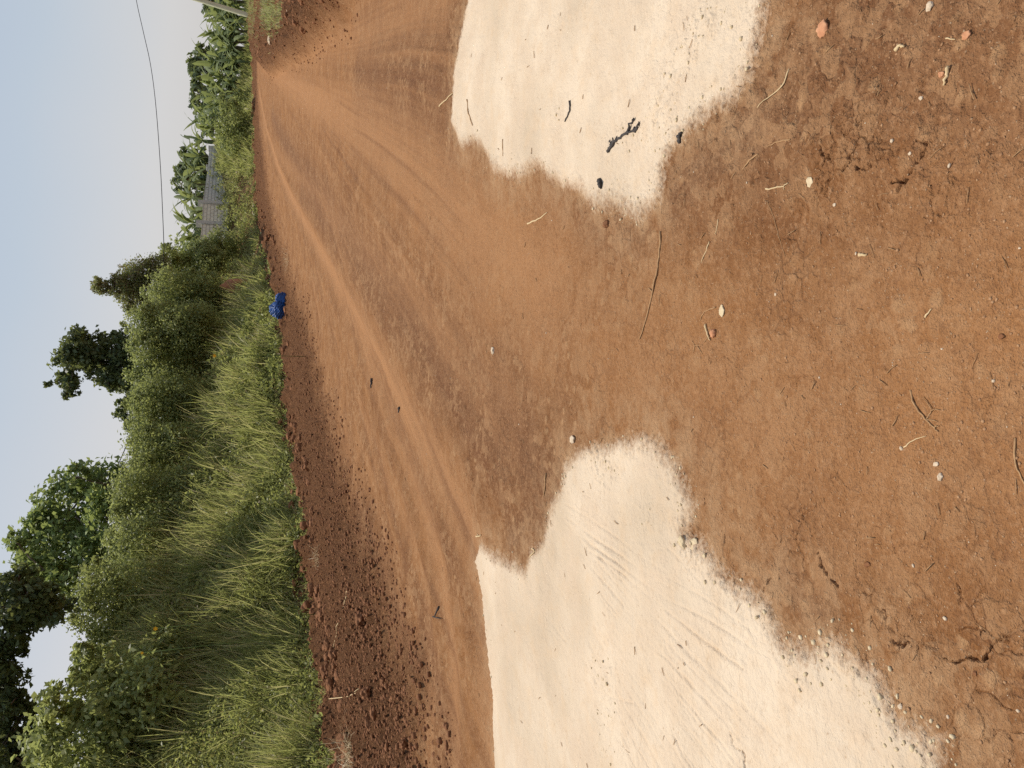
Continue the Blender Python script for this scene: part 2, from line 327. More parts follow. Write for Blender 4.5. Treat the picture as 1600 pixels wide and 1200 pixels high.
class NT:
    def __init__(s, name):
        s.m = bpy.data.materials.new(name); s.m.use_nodes = True; s.t = s.m.node_tree; s.t.nodes.clear()
        s.out = s.t.nodes.new('ShaderNodeOutputMaterial')
    def n(s, typ, **kw):
        x = s.t.nodes.new('ShaderNode' + typ)
        for k, v in kw.items():
            if k.startswith('i_'):
                key = k[2:]; key = int(key) if key.isdigit() else key.replace('_', ' ')
                if hasattr(v, 'bl_rna') or isinstance(v, bpy.types.NodeSocket): s.t.links.new(v, x.inputs[key])
                else: x.inputs[key].default_value = v
            else: setattr(x, k, v)
        return x
    def l(s, a, b): s.t.links.new(a, b)
    def math(s, op, a, b=0.0, c=0.0, clamp=False):
        x = s.t.nodes.new('ShaderNodeMath'); x.operation = op; x.use_clamp = clamp
        for i, v in enumerate((a, b, c)):
            if isinstance(v, bpy.types.NodeSocket): s.t.links.new(v, x.inputs[i])
            else: x.inputs[i].default_value = v
        return x.outputs[0]
    def mix(s, f, a, b, blend='MIX'):
        x = s.t.nodes.new('ShaderNodeMix'); x.data_type = 'RGBA'; x.blend_type = blend
        for i, v in ((0, f), (6, a), (7, b)):
            if isinstance(v, bpy.types.NodeSocket): s.t.links.new(v, x.inputs[i])
            else: x.inputs[i].default_value = v if i == 0 else (*v, 1) if len(v) == 3 else v
        return x.outputs[2]
    def ramp(s, f, stops):
        x = s.t.nodes.new('ShaderNodeValToRGB'); cr = x.color_ramp
        cr.elements[0].position, cr.elements[0].color = stops[0][0], (*stops[0][1], 1)
        cr.elements[1].position, cr.elements[1].color = stops[-1][0], (*stops[-1][1], 1)
        for p, c in stops[1:-1]: e = cr.elements.new(p); e.color = (*c, 1)
        s.l(f, x.inputs[0]); return x.outputs[0]
    def attr(s, name): return s.n('Attribute', attribute_name=name).outputs['Fac']
    def noise(s, vec, scale, detail=3, rough=.5):
        x = s.n('TexNoise'); x.inputs['Scale'].default_value = scale; x.inputs['Detail'].default_value = detail; x.inputs['Roughness'].default_value = rough
        s.l(vec, x.inputs['Vector']); return x.outputs['Fac']
    def range(s, v, a, b, c=0., d=1.):
        x = s.t.nodes.new('ShaderNodeMapRange'); s.l(v, x.inputs[0])
        for i, q in enumerate((a, b, c, d)): x.inputs[i + 1].default_value = q
        return x.outputs[0]
    def bsdf(s, col, rough=.8, spec=.2, normal=None):
        b = s.t.nodes.new('ShaderNodeBsdfPrincipled')
        for i, v in (('Base Color', col), ('Roughness', rough), ('Specular IOR Level', spec)):
            if isinstance(v, bpy.types.NodeSocket): s.l(v, b.inputs[i])
            else: b.inputs[i].default_value = (*v, 1) if isinstance(v, tuple) else v
        if normal: s.l(normal, b.inputs['Normal'])
        return b
    def done(s, sh): s.l(sh, s.out.inputs[0]); return s.m

def ground_material():
    t = NT('laterite_ground'); P = t.n('TexCoord').outputs['Object']
    sd, loose, track, dark, veg = (t.attr(a) for a in ('marl', 'loose', 'track', 'dark', 'bank'))
    nb = t.noise(P, 1.1, 4); nm = t.noise(P, 7, 4, .6); nf = t.noise(P, 55, 4, .65); nff = t.noise(P, 210, 2, .6)
    base = t.mix(t.range(nb, .38, .62), (.195, .080, .027), (.265, .115, .039))
    base = t.mix(t.range(nm, .42, .72, 0, .6), base, (.35, .18, .08)); base = t.mix(t.range(t.noise(P, 3.1, 5, .65), .5, .66, 0, .5), base, (.37, .20, .095)); base = t.mix(t.range(t.noise(P, 19, 4, .7), .58, .7, 0, .4), base, (.135, .06, .03))
    base = t.mix(t.math('MULTIPLY', dark, .8), base, (.125, .058, .031))
    base = t.mix(t.math('MULTIPLY', track, .8), base, (.43, .215, .095))
    stk = t.attr('streak'); base = t.mix(t.range(stk, .05, .75, 0, .6), base, (.36, .175, .075)); base = t.mix(t.range(stk, -.05, -.75, 0, .6), base, (.155, .066, .030))
    base = t.mix(t.math('MULTIPLY', loose, .85), base, t.mix(t.range(nm, .3, .7), (.085, .034, .015), (.17, .073, .032)))  # dark loose soil, partly shade between the crumbs painted in
    base = t.mix(veg, base, t.mix(t.range(nm, .3, .7), (.07, .045, .022), (.11, .085, .035)))
    # flattened crumbs of lighter earth, of several sizes
    def cr(scale, lo, hi, rnd, col, f, src):
        v = t.n('TexVoronoi'); v.inputs['Scale'].default_value = scale; v.inputs['Randomness'].default_value = 1
        w = t.n('VectorMath', operation='ADD'); t.l(P, w.inputs[0]); nz = t.n('TexNoise'); nz.inputs['Scale'].default_value = scale * 1.3; t.l(P, nz.inputs['Vector'])
        sc = t.n('VectorMath', operation='SCALE'); t.l(nz.outputs['Color'], sc.inputs[0]); sc.inputs[3].default_value = .7 / scale; t.l(sc.outputs[0], w.inputs[1]); t.l(w.outputs[0], v.inputs['Vector'])
        sp = t.n('SeparateColor'); t.l(v.outputs['Color'], sp.inputs[0])
        k = t.math('MULTIPLY', t.range(v.outputs['Distance'], lo, hi, 1, 0), t.range(sp.outputs[0], rnd, rnd + .12)); k = t.math('MULTIPLY', k, f)
        return t.mix(k, src, col), k
    area = t.range(t.noise(P, 1.7, 3), .40, .56)
    inv = t.math('SUBTRACT', 1.0, t.math('MAXIMUM', loose, t.math('MULTIPLY', track, .7)))
    base, k1 = cr(17, .25, .45, .66, (.52, .33, .18), .75, base) if False else cr(17, .22, .5, .66, (.42, .24, .115), t.math('MULTIPLY', t.math('MULTIPLY', area, inv), .85), base)
    base, k2 = cr(46, .2, .45, .74, (.46, .25, .12), t.math('MULTIPLY', inv, .5), base)
    base, k3 = cr(120, .15, .4, .86, (.55, .38, .23), .75, base)
    base, k4 = cr(95, .15, .4, .88, (.13, .065, .045), .65, base)
    base = t.mix(t.range(t.noise(P, 26, 5, .7), .5, .68, 0, .38), base, (.38, .20, .095)); base = t.mix(t.range(nf, .50, .68, 0, .5), base, (.40, .22, .11)); base = t.mix(t.range(nf, .46, .32, 0, .4), base, (.15, .066, .032)); base = t.mix(t.range(nff, .54, .72, 0, .42), base, (.14, .062, .032))
    # dried skin of the soil broken into small plates
    vw = t.n('VectorMath', operation='ADD'); t.l(P, vw.inputs[0]); vn = t.n('TexNoise'); vn.inputs['Scale'].default_value = 22; t.l(P, vn.inputs['Vector'])
    vs = t.n('VectorMath', operation='SCALE'); t.l(vn.outputs['Color'], vs.inputs[0]); vs.inputs[3].default_value = .05; t.l(vs.outputs[0], vw.inputs[1])
    ve = t.n('TexVoronoi'); ve.feature = 'DISTANCE_TO_EDGE'; ve.inputs['Scale'].default_value = 15; t.l(vw.outputs[0], ve.inputs['Vector'])
    plate = t.math('MULTIPLY', t.range(ve.outputs['Distance'], 0, .09, 1, 0), t.math('MULTIPLY', t.range(t.noise(P, 2.7, 3), .5, .6), inv))
    base = t.mix(t.math('MULTIPLY', plate, .35), base, (.13, .058, .03))  # gaps between plates tinted dark, crack shade put into the colour
    vp = t.n('TexVoronoi'); vp.inputs['Scale'].default_value = 15; t.l(vw.outputs[0], vp.inputs['Vector']); vc = t.n('SeparateColor'); t.l(vp.outputs['Color'], vc.inputs[0])
    base = t.mix(t.math('MULTIPLY', t.math('MULTIPLY', t.range(vc.outputs[1], .55, .75), area), t.math('MULTIPLY', inv, .45)), base, (.40, .225, .11))
    # pale marl crust
    s2 = t.math('ADD', sd, t.math('MULTIPLY', t.math('SUBTRACT', nm, .5), .07)); s2 = t.math('ADD', s2, t.math('MULTIPLY', t.math('SUBTRACT', nf, .5), .13)); s2 = t.math('ADD', s2, t.math('MULTIPLY', t.math('SUBTRACT', nff, .5), .05))
    pm = t.range(s2, -.03, .055); pm2 = t.math('MULTIPLY', t.range(s2, -.30, .02, 0, .75), t.range(t.noise(P, 9, 5, .7), .38, .62))
    marl = t.mix(t.range(nb, .38, .6), (.54, .42, .29), (.67, .535, .385))
    marl = t.mix(t.range(nm, .5, .8, 0, .6), marl, (.60, .42, .255)); marl = t.mix(t.range(nff, .6, .85, 0, .35), marl, (.55, .42, .28))
    marl = t.mix(t.range(t.noise(P, 2.3, 5, .7), .47, .64, 0, .85), marl, (.60, .46, .32)); marl = t.mix(t.range(t.noise(P, 30, 5, .75), .55, .7, 0, .45), marl, (.52, .37, .23)); marl, _ = cr(60, .15, .35, .90, (.36, .24, .14), .7, marl)
    col = t.mix(pm2, base, (.45, .28, .15)); col = t.mix(pm, col, marl)
    hgt = t.math('ADD', t.math('MULTIPLY', nf, .009), t.math('MULTIPLY', nff, .0035)); hgt = t.math('ADD', hgt, t.math('MULTIPLY', k3, .003)); hgt = t.math('ADD', hgt, t.math('MULTIPLY', plate, -.004)); hgt = t.math('ADD', hgt, t.math('MULTIPLY', k1, .006)); hgt = t.math('ADD', hgt, t.math('MULTIPLY', k2, .002)); hgt = t.math('ADD', hgt, t.math('MULTIPLY', nm, .012)); hgt = t.math('ADD', hgt, t.math('MULTIPLY', t.noise(P, 105, 3, .6), .006)); hgt = t.math('ADD', hgt, t.math('MULTIPLY', t.math('MULTIPLY', loose, t.noise(P, 17, 5, .75)), .09))
    bm = t.n('Bump'); bm.inputs['Distance'].default_value = 1.0; t.l(hgt, bm.inputs['Height'])
    t.l(t.math('SUBTRACT', 1.0, t.math('MULTIPLY', pm, .45)), bm.inputs['Strength'])
    return t.done(t.bsdf(col, .95, .08, bm.outputs[0]).outputs[0])

def leaf_material(name, dark, light, transl=.35, rough=.5, spec=.35, dry=None):
    t = NT(name); a = t.attr('tint'); P = t.n('TexCoord').outputs['Object']
    col = t.mix(a, dark, light)
    if dry: col = t.mix(t.range(t.attr('dryness'), .5, .9), col, dry)
    col = t.mix(t.range(t.noise(P, 1.3, 2), .35, .7, 0, .35), col, tuple(.7 * (x + y) for x, y in zip(dark, light)))
    b = t.bsdf(col, rough, spec); tr = t.n('BsdfTranslucent'); t.l(t.mix(.4, col, (.60, .64, .18), 'MIX') if transl > .3 else col, tr.inputs[0])
    m = t.n('MixShader'); m.inputs[0].default_value = transl; t.l(b.outputs[0], m.inputs[1]); t.l(tr.outputs[0], m.inputs[2])
    return t.done(m.outputs[0])
def plain(name, c1, c2, scale=30, rough=.85, spec=.15, bump=.3, stretch=None):
    t = NT(name); P = t.n('TexCoord').outputs['Object']
    if stretch: mp = t.n('Mapping'); mp.inputs['Scale'].default_value = stretch; t.l(P, mp.inputs['Vector']); P = mp.outputs[0]
    n = t.noise(P, scale, 4, .6); col = t.mix(t.range(n, .3, .7), c1, c2)
    bm = t.n('Bump'); bm.inputs['Strength'].default_value = bump; bm.inputs['Distance'].default_value = .3 / scale; t.l(n, bm.inputs['Height'])
    return t.done(t.bsdf(col, rough, spec, bm.outputs[0]).outputs[0])

M = {}
M['ground'] = ground_material()
M['grass'] = leaf_material('tall_grass_blades', (.13, .145, .035), (.50, .495, .20), .50, dry=(.56, .46, .26))
M['weed'] = leaf_material('weed_leaves', (.11, .125, .03), (.41, .42, .145), .5, dry=(.3, .2, .1))
M['shrub'] = leaf_material('shrub_leaves', (.10, .125, .04), (.43, .46, .17), .5)
M['tree'] = leaf_material('tree_leaves', (.07, .11, .035), (.32, .41, .13), .48)
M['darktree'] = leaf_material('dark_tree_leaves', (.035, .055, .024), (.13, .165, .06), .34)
M['vine'] = leaf_material('vine_leaves', (.09, .105, .035), (.33, .34, .12), .45, dry=(.20, .13, .09))
M['fartree'] = leaf_material('far_tree_leaves', (.06, .09, .045), (.15, .20, .09), .35)
M['banana'] = leaf_material('banana_leaves', (.07, .10, .038), (.26, .31, .13), .4, .6, .2)
M['straw'] = leaf_material('dry_straw', (.36, .25, .12), (.66, .52, .30), .2)
M['bark'] = plain('bark', (.10, .08, .06), (.2, .16, .12), 14, stretch=(1, 1, .25))
M['stem'] = plain('banana_stem', (.07, .065, .03), (.15, .13, .07), 8, stretch=(1, 1, .2))
M['polewood'] = plain('weathered_pole_wood', (.50, .51, .33), (.70, .68, .46), 10, stretch=(1, 1, .1))
M['twig'] = plain('dry_twig', (.30, .17, .08), (.48, .29, .14), 60)
M['grit'] = plain('brown_grit', (.26, .125, .055), (.46, .27, .14), 12)
M['paletwig'] = plain('pale_straw_stick', (.50, .35, .18), (.68, .51, .29), 60)
M['char'] = plain('charred_twig', (.035, .03, .028), (.10, .085, .075), 80)
M['stone_pale'] = plain('pale_stone', (.50, .37, .24), (.70, .56, .40), 45, bump=.5)
M['stone_orange'] = plain('orange_stone', (.45, .19, .09), (.62, .32, .17), 45, bump=.5)
M['clod'] = plain('red_soil_clod', (.16, .065, .028), (.30, .135, .06), 30, bump=.9)
M['marlclod'] = plain('marl_clod', (.52, .40, .24), (.68, .54, .34), 35, bump=.7)
M['earth'] = plain('bare_orange_earth', (.36, .15, .07), (.48, .22, .11), 9, bump=.9)
M['cable'] = plain('black_cable', (.03, .03, .035), (.05, .05, .055), 5)
M['yellow'] = plain('yellow_petals', (.8, .40, .02), (.85, .55, .04), 5)
M['greenstem'] = plain('green_stem', (.08, .12, .03), (.14, .19, .05), 5)

# ------------------------------------------------------------------ the ground, one sheet
def build_ground():
    r = np.concatenate([np.geomspace(.15, .95, 24)[:-1], np.geomspace(.95, 1.5, 160)[:-1], np.geomspace(1.5, 3.6, 640)[:-1], np.geomspace(3.6, 66, 660)[:-1], np.geomspace(66, 1500, 60)])
    a = np.concatenate([np.linspace(-180, -52, 60)[:-1], np.linspace(-52, -34, 120)[:-1], np.linspace(-34, 34, 1080)[:-1], np.linspace(34, 52, 120)[:-1], np.linspace(52, 180, 60)[:-1]])
    nr, na = len(r), len(a)
    rr, aa = np.meshgrid(r, np.radians(a), indexing='ij'); x = (rr * np.sin(aa)).ravel(); y = (rr * np.cos(aa)).ravel()
    z, pa, loose, track, dark, sd, streak = ground_fields(x, y)
    far = sstep(50, 120, np.hypot(x, y)); z = z * (1 - far) + base_z(x, y, sd) * far
    idx = np.arange(nr * na).reshape(nr, na); nx = np.roll(idx, -1, axis=1)
    F = np.stack([idx[:-1], nx[:-1], nx[1:], idx[1:]], -1).reshape(-1, 4)[:, ::-1]
    # close the small hole under the photographer
    c = len(x); x = np.append(x, 0); y = np.append(y, 0); z = np.append(z, z[:na].mean())
    tri = np.stack([idx[0], nx[0], np.full(na, c), np.full(na, c)], -1)
    V = np.stack([x, y, z], -1); ap = lambda q, v=0: np.append(q, v)
    bank = sstep(.25, .9, sd + .4 * fbm(x[:-1] * 1.6, y[:-1] * 1.6, 3, 91))
    me_attrs = {'marl': ap(pa, -2), 'loose': ap(loose), 'track': ap(track), 'dark': ap(dark), 'bank': ap(bank), 'streak': ap(streak)}
    o = np_mesh('ground', V, F, 4, M['ground'], attrs=me_attrs, smooth=True)
    import bmesh
    hole = bpy.data.meshes.new('h'); bpy.data.meshes.remove(hole)
    tag(o, 'red-brown laterite dirt road with two cream marl patches and wheel tracks', 'ground', kind='structure')
    return o
build_ground()

# ------------------------------------------------------------------ scattered greenery (numpy built)
def blades(name, base, hgt, wid, az, lean, curl, tint, dry, mat, segs=4, parent=None, drop=0):
    n = len(base); k = segs + 1
    t = np.linspace(0, 1, k)[None, :]
    d = np.stack([np.cos(az), np.sin(az)], -1)
    ang = lean[:, None] + curl[:, None] * t ** 1.4                     # angle from vertical along the blade
    st = hgt[:, None] / segs
    hz = np.concatenate([np.zeros((n, 1)), np.cumsum(np.sin(ang[:, 1:]) * st, 1)], 1); vz = np.concatenate([np.zeros((n, 1)), np.cumsum(np.cos(ang[:, 1:]) * st, 1)], 1)
    cxyz = np.stack([base[:, 0, None] + d[:, 0, None] * hz, base[:, 1, None] + d[:, 1, None] * hz, base[:, 2, None] + vz - drop], -1)
    tw = az + math.pi / 2 + RNG.normal(0, .5, n); s = np.stack([np.cos(tw), np.sin(tw), np.zeros(n)], -1)
    w = wid[:, None] * (1 - t ** 1.8 * .93) * np.minimum(1, .5 + 2 * t)
    A = cxyz - s[:, None, :] * w[..., None] * .5; B = cxyz + s[:, None, :] * w[..., None] * .5
    V = np.stack([A, B], 2).reshape(-1, 3)
    i0 = (np.arange(n)[:, None] * k + np.arange(segs)[None, :]) * 2
    F = np.stack([i0, i0 + 1, i0 + 3, i0 + 2], -1).reshape(-1, 4)
    rep = lambda q: np.repeat(q, k * 2)
    return np_mesh(name, V, F, 4, mat, parent, {'tint': rep(tint), 'dryness': rep(dry)})

def rand_dirs(n, up=.35):
    v = RNG.normal(0, 1, (n, 3)); v[:, 2] = v[:, 2] + up; return v / np.linalg.norm(v, axis=1)[:, None]
def leaves_geo(P, size, tint, aspect=.5, up=.35, out=None):
    n = len(P); nrm = rand_dirs(n, up)
    if out is not None: nrm = nrm + .6 * out; nrm /= np.linalg.norm(nrm, axis=1)[:, None]
    a = np.cross(nrm, RNG.normal(0, 1, (n, 3))); a /= np.linalg.norm(a, axis=1)[:, None]; b = np.cross(nrm, a)
    L = size[:, None]; W = L * aspect
    tip = P + a * L * .5 - nrm * L * .12; tail = P - a * L * .5
    l = P + b * W * .5 + nrm * L * .06; r = P - b * W * .5 + nrm * L * .06
    V = np.stack([tail, r, tip, l], 1).reshape(-1, 3)
    return V, np.repeat(tint, 4)
def leaf_mesh(name, geo, mat, parent=None, dry=None):
    V = np.concatenate([g[0] for g in geo]); T = np.concatenate([g[1] for g in geo])
    F = np.arange(len(V)).reshape(-1, 4)
    at_ = {'tint': T, 'dryness': np.zeros(len(V)) if dry is None else dry}
    if parent is not None:
        V = V - np.array(parent.location)
    return np_mesh(name, V, F, 4, mat, parent, at_)
def blob_leaves(blobs, leaf, dens=1.0, aspect=.55, clumps=True, D=None):
    leaf = leaf * 1.55
    """blobs: list of (centre, radius) in metres"""
    geo = []
    for c, rad in blobs:
        c = np.asarray(c); n = int(dens * 40 * (rad / leaf) ** 2) + 40
        # leafy sprigs grow out of the blob: leaves gather round sprig centres
        ns = max(14, int(11 * (rad / (leaf * 2.6)) ** 2)); sp = rand_dirs(ns, .15); sr = RNG.uniform(.45, 1.08, ns) ** .7 * rad
        sc = c + sp * sr[:, None] * np.array([1, 1, .92]); which = RNG.integers(0, ns, n)
        p = sc[which] + RNG.normal(0, 1, (n, 3)) * np.minimum(rad * .17, leaf * 1.7)
        rel = np.linalg.norm(p - c, axis=1) / rad
        tint = np.clip(.42 + .24 * RNG.normal(0, 1, ns)[which] + .2 * RNG.normal(0, 1, n), 0, 1)
        size = leaf * RNG.uniform(.65, 1.3, n)
        geo.append(leaves_geo(p, size, tint, aspect, .45, out=(p - c) / rad))
    return geo

def tube(pts, rads, sides=7):
    pts = np.asarray(pts, float); n = len(pts); V = []; ring = np.linspace(0, 2 * math.pi, sides, endpoint=False)
    T = np.gradient(pts, axis=0); T /= np.linalg.norm(T, axis=1)[:, None] + 1e-9
    for i in range(n):
        a = np.cross(T[i], [0.03, .05, 1.0]) if abs(T[i][2]) < .95 else np.cross(T[i], [1, 0, 0]); a /= np.linalg.norm(a); b = np.cross(T[i], a)
        V.append(pts[i] + rads[i] * (np.cos(ring)[:, None] * a + np.sin(ring)[:, None] * b))
    V = np.concatenate(V); F = []
    for i in range(n - 1):
        for j in range(sides):
            k = (j + 1) % sides; F.append((i * sides + j, i * sides + k, (i + 1) * sides + k, (i + 1) * sides + j))
    V = np.vstack([V, pts[0], pts[-1]]); a0 = len(V) - 2
    for j in range(sides):
        k = (j + 1) % sides; F.append((a0, k, j, j)); F.append((a0 + 1, (n - 1) * sides + j, (n - 1) * sides + k, (n - 1) * sides + k))
    return V, F
def poly_mesh(name, parts, mat, parent=None, smooth=True, loc=None):
    V = []; F = []; o = 0
    for v, f in parts:
        V += [tuple(q) for q in v]; F += [tuple(dict.fromkeys(i + o for i in q)) for q in f]; o += len(v)
    off = np.array(parent.location) if parent is not None else (np.array(loc) if loc is not None else np.zeros(3))
    me = bpy.data.meshes.new(name); me.from_pydata([tuple(np.array(v) - off) for v in V], [], F); me.update()
    if smooth: me.polygons.foreach_set('use_smooth', [True] * len(me.polygons))
    if mat: me.materials.append(mat)
    ob = bpy.data.objects.new(name, me); C.objects.link(ob)
    if parent is not None: ob.parent = parent
    elif loc is not None: ob.location = loc
    return ob

def zb(x, y): return float(base_z(np.array([x]), np.array([y]))[0])
def tree(name, D, trunk_px, blobs_px, leaf, mat, label, cat='tree', group=None, trunk_r=.12, dens=1., aspect=.55, depth=.5, limbs=True, part='crown', bark='trunk', extra=None):
    """trunk_px: where the trunk stands, seen at D metres ahead; blobs_px: (x, y, radius) of crown lumps in photograph pixels"""
    tb = at(*trunk_px, D); z = zb(tb[0], tb[1]); base = np.array([tb[0], tb[1], z])
    e = empty(name, base, label, cat, group)
    bl = []
    for b in blobs_px:
        r = b[2] * D / F_PX; dd = D + (b[3] if len(b) > 3 else RNG.uniform(-depth, depth)); bl.append((at(b[0], b[1], dd), r))
    geo = blob_leaves(bl, leaf, dens, aspect)
    dry = None
    if extra is not None: dry = extra(np.concatenate([g[0] for g in geo]))
    leaf_mesh(part, geo, M[mat], e, dry)
    cen = np.mean([b[0] for b in bl], 0); parts = []
    fork = base + (cen - base) * .45; fork[:2] += RNG.uniform(-.1, .1, 2)
    mid = (base + fork) / 2 + np.append(RNG.uniform(-.12, .12, 2), 0)
    parts.append(tube([base - [0, 0, .15], base + [0, 0, .1], mid, fork], [trunk_r * 1.35, trunk_r * 1.1, trunk_r, trunk_r * .8], 8))
    if limbs:
        done = [(fork, 1.0)]
        for c, r in sorted(bl, key=lambda q: np.linalg.norm(q[0] - fork)):
            q0, k0 = min(done, key=lambda q: np.linalg.norm(q[0] - c) * (1 + .3 * (1 - q[1]))); kr = trunk_r * (.2 + .45 * k0); k1 = k0 * .62; done.append((c, k1))
            m = (q0 + c) / 2 + RNG.uniform(-.2, .2, 3) * r; parts.append(tube([q0, m, c, c + (c - m) * .15], [kr * .8, kr * .6, kr * .4, kr * .1], 5))
            for k in range(3):
                q = c + rand_dirs(1, .4)[0] * r * .95; parts.append(tube([c, (c + q) / 2 + RNG.uniform(-.1, .1, 3) * r, q], [trunk_r * .2, trunk_r * .12, trunk_r * .04], 4))
    poly_mesh(bark, parts, M['bark'], e)
    return e

# ------------------------------------------------------------------ grass and weeds on the bank (nobody could count them)
def bank_points(n, s0, s1, dmin=9, dmax=62, power=1.6, amax=36, amin=-37):
    """points on the bank beside the road, denser near the camera"""
    out = []
    got = 0
    for _try in range(14):
        if got >= n: break
        m = n * 4
        u = RNG.uniform(0, 1, m); D = (dmin ** (1 - power) + u * (dmax ** (1 - power) - dmin ** (1 - power))) ** (1 / (1 - power))
        a = np.radians(RNG.uniform(amin, amax, m)); x = D * np.tan(a); y = D
        # keep uniform density across: width grows with D
        sd, p = edge_sd(x, y); k = (sd > s0) & (sd < s1)
        out.append(np.stack([x[k], y[k], sd[k]], -1)); got += int(k.sum())
    P = np.concatenate(out)[:n]; return P

def tall_grass(name, label, n_clump, per, s0, s1, hmean, thresh, mat='grass', dryf=.12, wid=.014, spread=.16, seed=0, **kw):
    P = bank_points(n_clump * 3, s0, s1, **kw)
    f = fbm(P[:, 0] * .35, P[:, 1] * .35, 3, 200 + seed); P = P[f > thresh][:n_clump]
    z = base_z(P[:, 0], P[:, 1]); n = len(P)
    ci = np.repeat(np.arange(n), per); m = len(ci)
    r = spread * np.sqrt(RNG.uniform(0, 1, m)); th = RNG.uniform(0, 2 * math.pi, m)
    base = np.stack([P[ci, 0] + r * np.cos(th), P[ci, 1] + r * np.sin(th), z[ci] - .03], -1)
    ch = hmean * RNG.uniform(.65, 1.25, n); h = ch[ci] * RNG.uniform(.45, 1.1, m)
    h *= np.clip(.5 + P[ci, 2] * .5, .5, 1.0)
    lean = np.abs(RNG.normal(0, .22, m)) + r * .8; az = th + RNG.normal(0, .5, m)
    curl = np.abs(RNG.normal(.5, .4, m))
    scale = np.clip(P[ci, 1] / 16, 1, 2.2)
    w = wid * RNG.uniform(.5, 1.4, m) * scale
    tint = np.clip(.42 + .22 * RNG.normal(0, 1, n)[ci] + .28 * RNG.normal(0, 1, m), 0, 1)
    dry = (RNG.uniform(0, 1, m) < dryf * (1 + 1.5 * (RNG.uniform(0, 1, n)[ci] < .2))).astype(float)
    return tag(blades(name, base, h, w, az, lean, curl, tint, dry, M[mat]), label, 'grass', kind='stuff')

tall_grass('tall_grass', 'tall reedy green grass covering the bank beside the road', 3400, 22, .3, 13, 1.45, -.1, dryf=.2, seed=1, dmax=46, power=1.6, wid=.024)
tall_grass('short_grass', 'short tangled grass filling the bank between the tall clumps', 6200, 16, -.3, 12, .62, -2, dryf=.25, wid=.019, spread=.25, seed=3, dmax=60, power=1.8)
tall_grass('verge_grass', 'low grass along the far verge under the banana grove', 1700, 20, -.2, 9, .75, -2, wid=.03, spread=.4, seed=5, dmin=52, dmax=76, power=1.2, amin=14, amax=31)
tall_grass('dry_grass', 'straw-coloured dry grass lying along the foot of the bank', 1300, 12, -.35, .9, .5, -2, mat='straw', wid=.015, spread=.22, seed=8, dmax=40, power=1.8)

def weeds():
    P = bank_points(9500, -.1, 10, dmax=60, power=1.6); n = len(P); z = base_z(P[:, 0], P[:, 1])
    f = fbm(P[:, 0] * .5, P[:, 1] * .5, 3, 300)
    top = .45 + 1.25 * np.clip(f + .3, 0, 1) ; top *= np.clip(.3 + P[:, 2] * .6, .3, 1)
    per = 30; ci = np.repeat(np.arange(n), per); m = len(ci)
    q = np.stack([P[ci, 0], P[ci, 1], z[ci]], -1) + RNG.normal(0, 1, (m, 3)) * np.array([.16, .16, 0])
    q[:, 2] += top[ci] * RNG.uniform(0, 1, m) ** .7
    size = .07 * RNG.uniform(.5, 1.5, m) * np.clip(P[ci, 1] / 16, 1, 2)
    tint = np.clip(.4 + .28 * RNG.normal(0, 1, n)[ci] + .15 * RNG.normal(0, 1, m), 0, 1)
    g = leaves_geo(q, size, tint, .5, .5)
    dry = np.repeat(((RNG.uniform(0, 1, n)[ci] < .1) & (RNG.uniform(0, 1, m) < .6)).astype(float), 4)
    tag(leaf_mesh('weeds', [g], M['weed'], None, dry), 'small leafy weeds tangled through the grass of the bank', 'weeds', kind='stuff')
weeds()

# ------------------------------------------------------------------ shrubs behind the grass
def shrub(D, bl, leaf, label, mat='shrub', group='leafy shrubs behind the tall grass', dens=1., **kw):
    bl = list(bl); low = max(b[0] for b in bl); ys = [b[1] for b in bl]; r = max(b[2] for b in bl)
    if group == 'leafy shrubs behind the tall grass':
        for yy in (min(ys), sum(ys) / len(ys), max(ys)): bl.append((low + r * .75, yy, r * .8))
        for _ in range(9):                                              # uneven outline: sprays of twigs reaching out
            b = bl[RNG.integers(0, len(ys))]; th = RNG.uniform(-1.9, 1.9); k = RNG.uniform(.85, 1.35); bl.append((b[0] - b[2] * k * math.cos(th), b[1] + b[2] * k * math.sin(th), b[2] * RNG.uniform(.16, .34)))
    tx = bl[0]; return tree('shrub', D, (300, tx[1]), bl, leaf, mat, label, 'shrub', group, trunk_r=.022, dens=dens, part='foliage', bark='stem', depth=.6, **kw)

shrub(21.5, [(120, 1165, 62), (175, 1120, 45), (150, 1080, 42), (95, 1110, 35), (190, 1180, 50)], .12, 'vine-smothered bush at the far left edge, under the dark overhanging tree', dens=1.0)
shrub(22.5, [(170, 1050, 42), (205, 1095, 48), (140, 1030, 26), (225, 1150, 45)], .11, 'green bush with hanging leaves, right of the vine-smothered bush under the dark tree')
shrub(27.5, [(165, 950, 45), (205, 1000, 48), (215, 925, 48), (160, 915, 35), (240, 960, 40)], .075, 'rounded dense shrub below the gap between the dark tree and the big leafy tree')
shrub(30, [(225, 860, 48), (205, 890, 34), (255, 900, 40)], .075, 'low dense shrub under the left half of the big leafy tree')
shrub(31, [(230, 790, 45), (215, 760, 38), (255, 830, 42)], .075, 'low shrub under the right edge of the big leafy tree')
shrub(33.5, [(240, 725, 36), (232, 695, 32), (262, 750, 36), (262, 700, 34)], .075, 'bright green shrub below the thin slanting cable')
shrub(36, [(236, 655, 32), (262, 640, 34), (250, 615, 36)], .075, 'bright green shrub left of the climber-covered tree with the leafy tip')
shrub(38, [(245, 575, 36), (235, 545, 30), (275, 560, 34), (232, 600, 24)], .08, 'light green shrub in front of the climber-covered tree with the leafy tip')
shrub(38, [(250, 505, 34), (225, 500, 24), (285, 510, 32)], .08, 'shrub between the two climber-covered trees')
shrub(42, [(262, 455, 30), (285, 475, 28), (300, 450, 26)], .085, 'shrub in front of the brownish climber-covered stump')
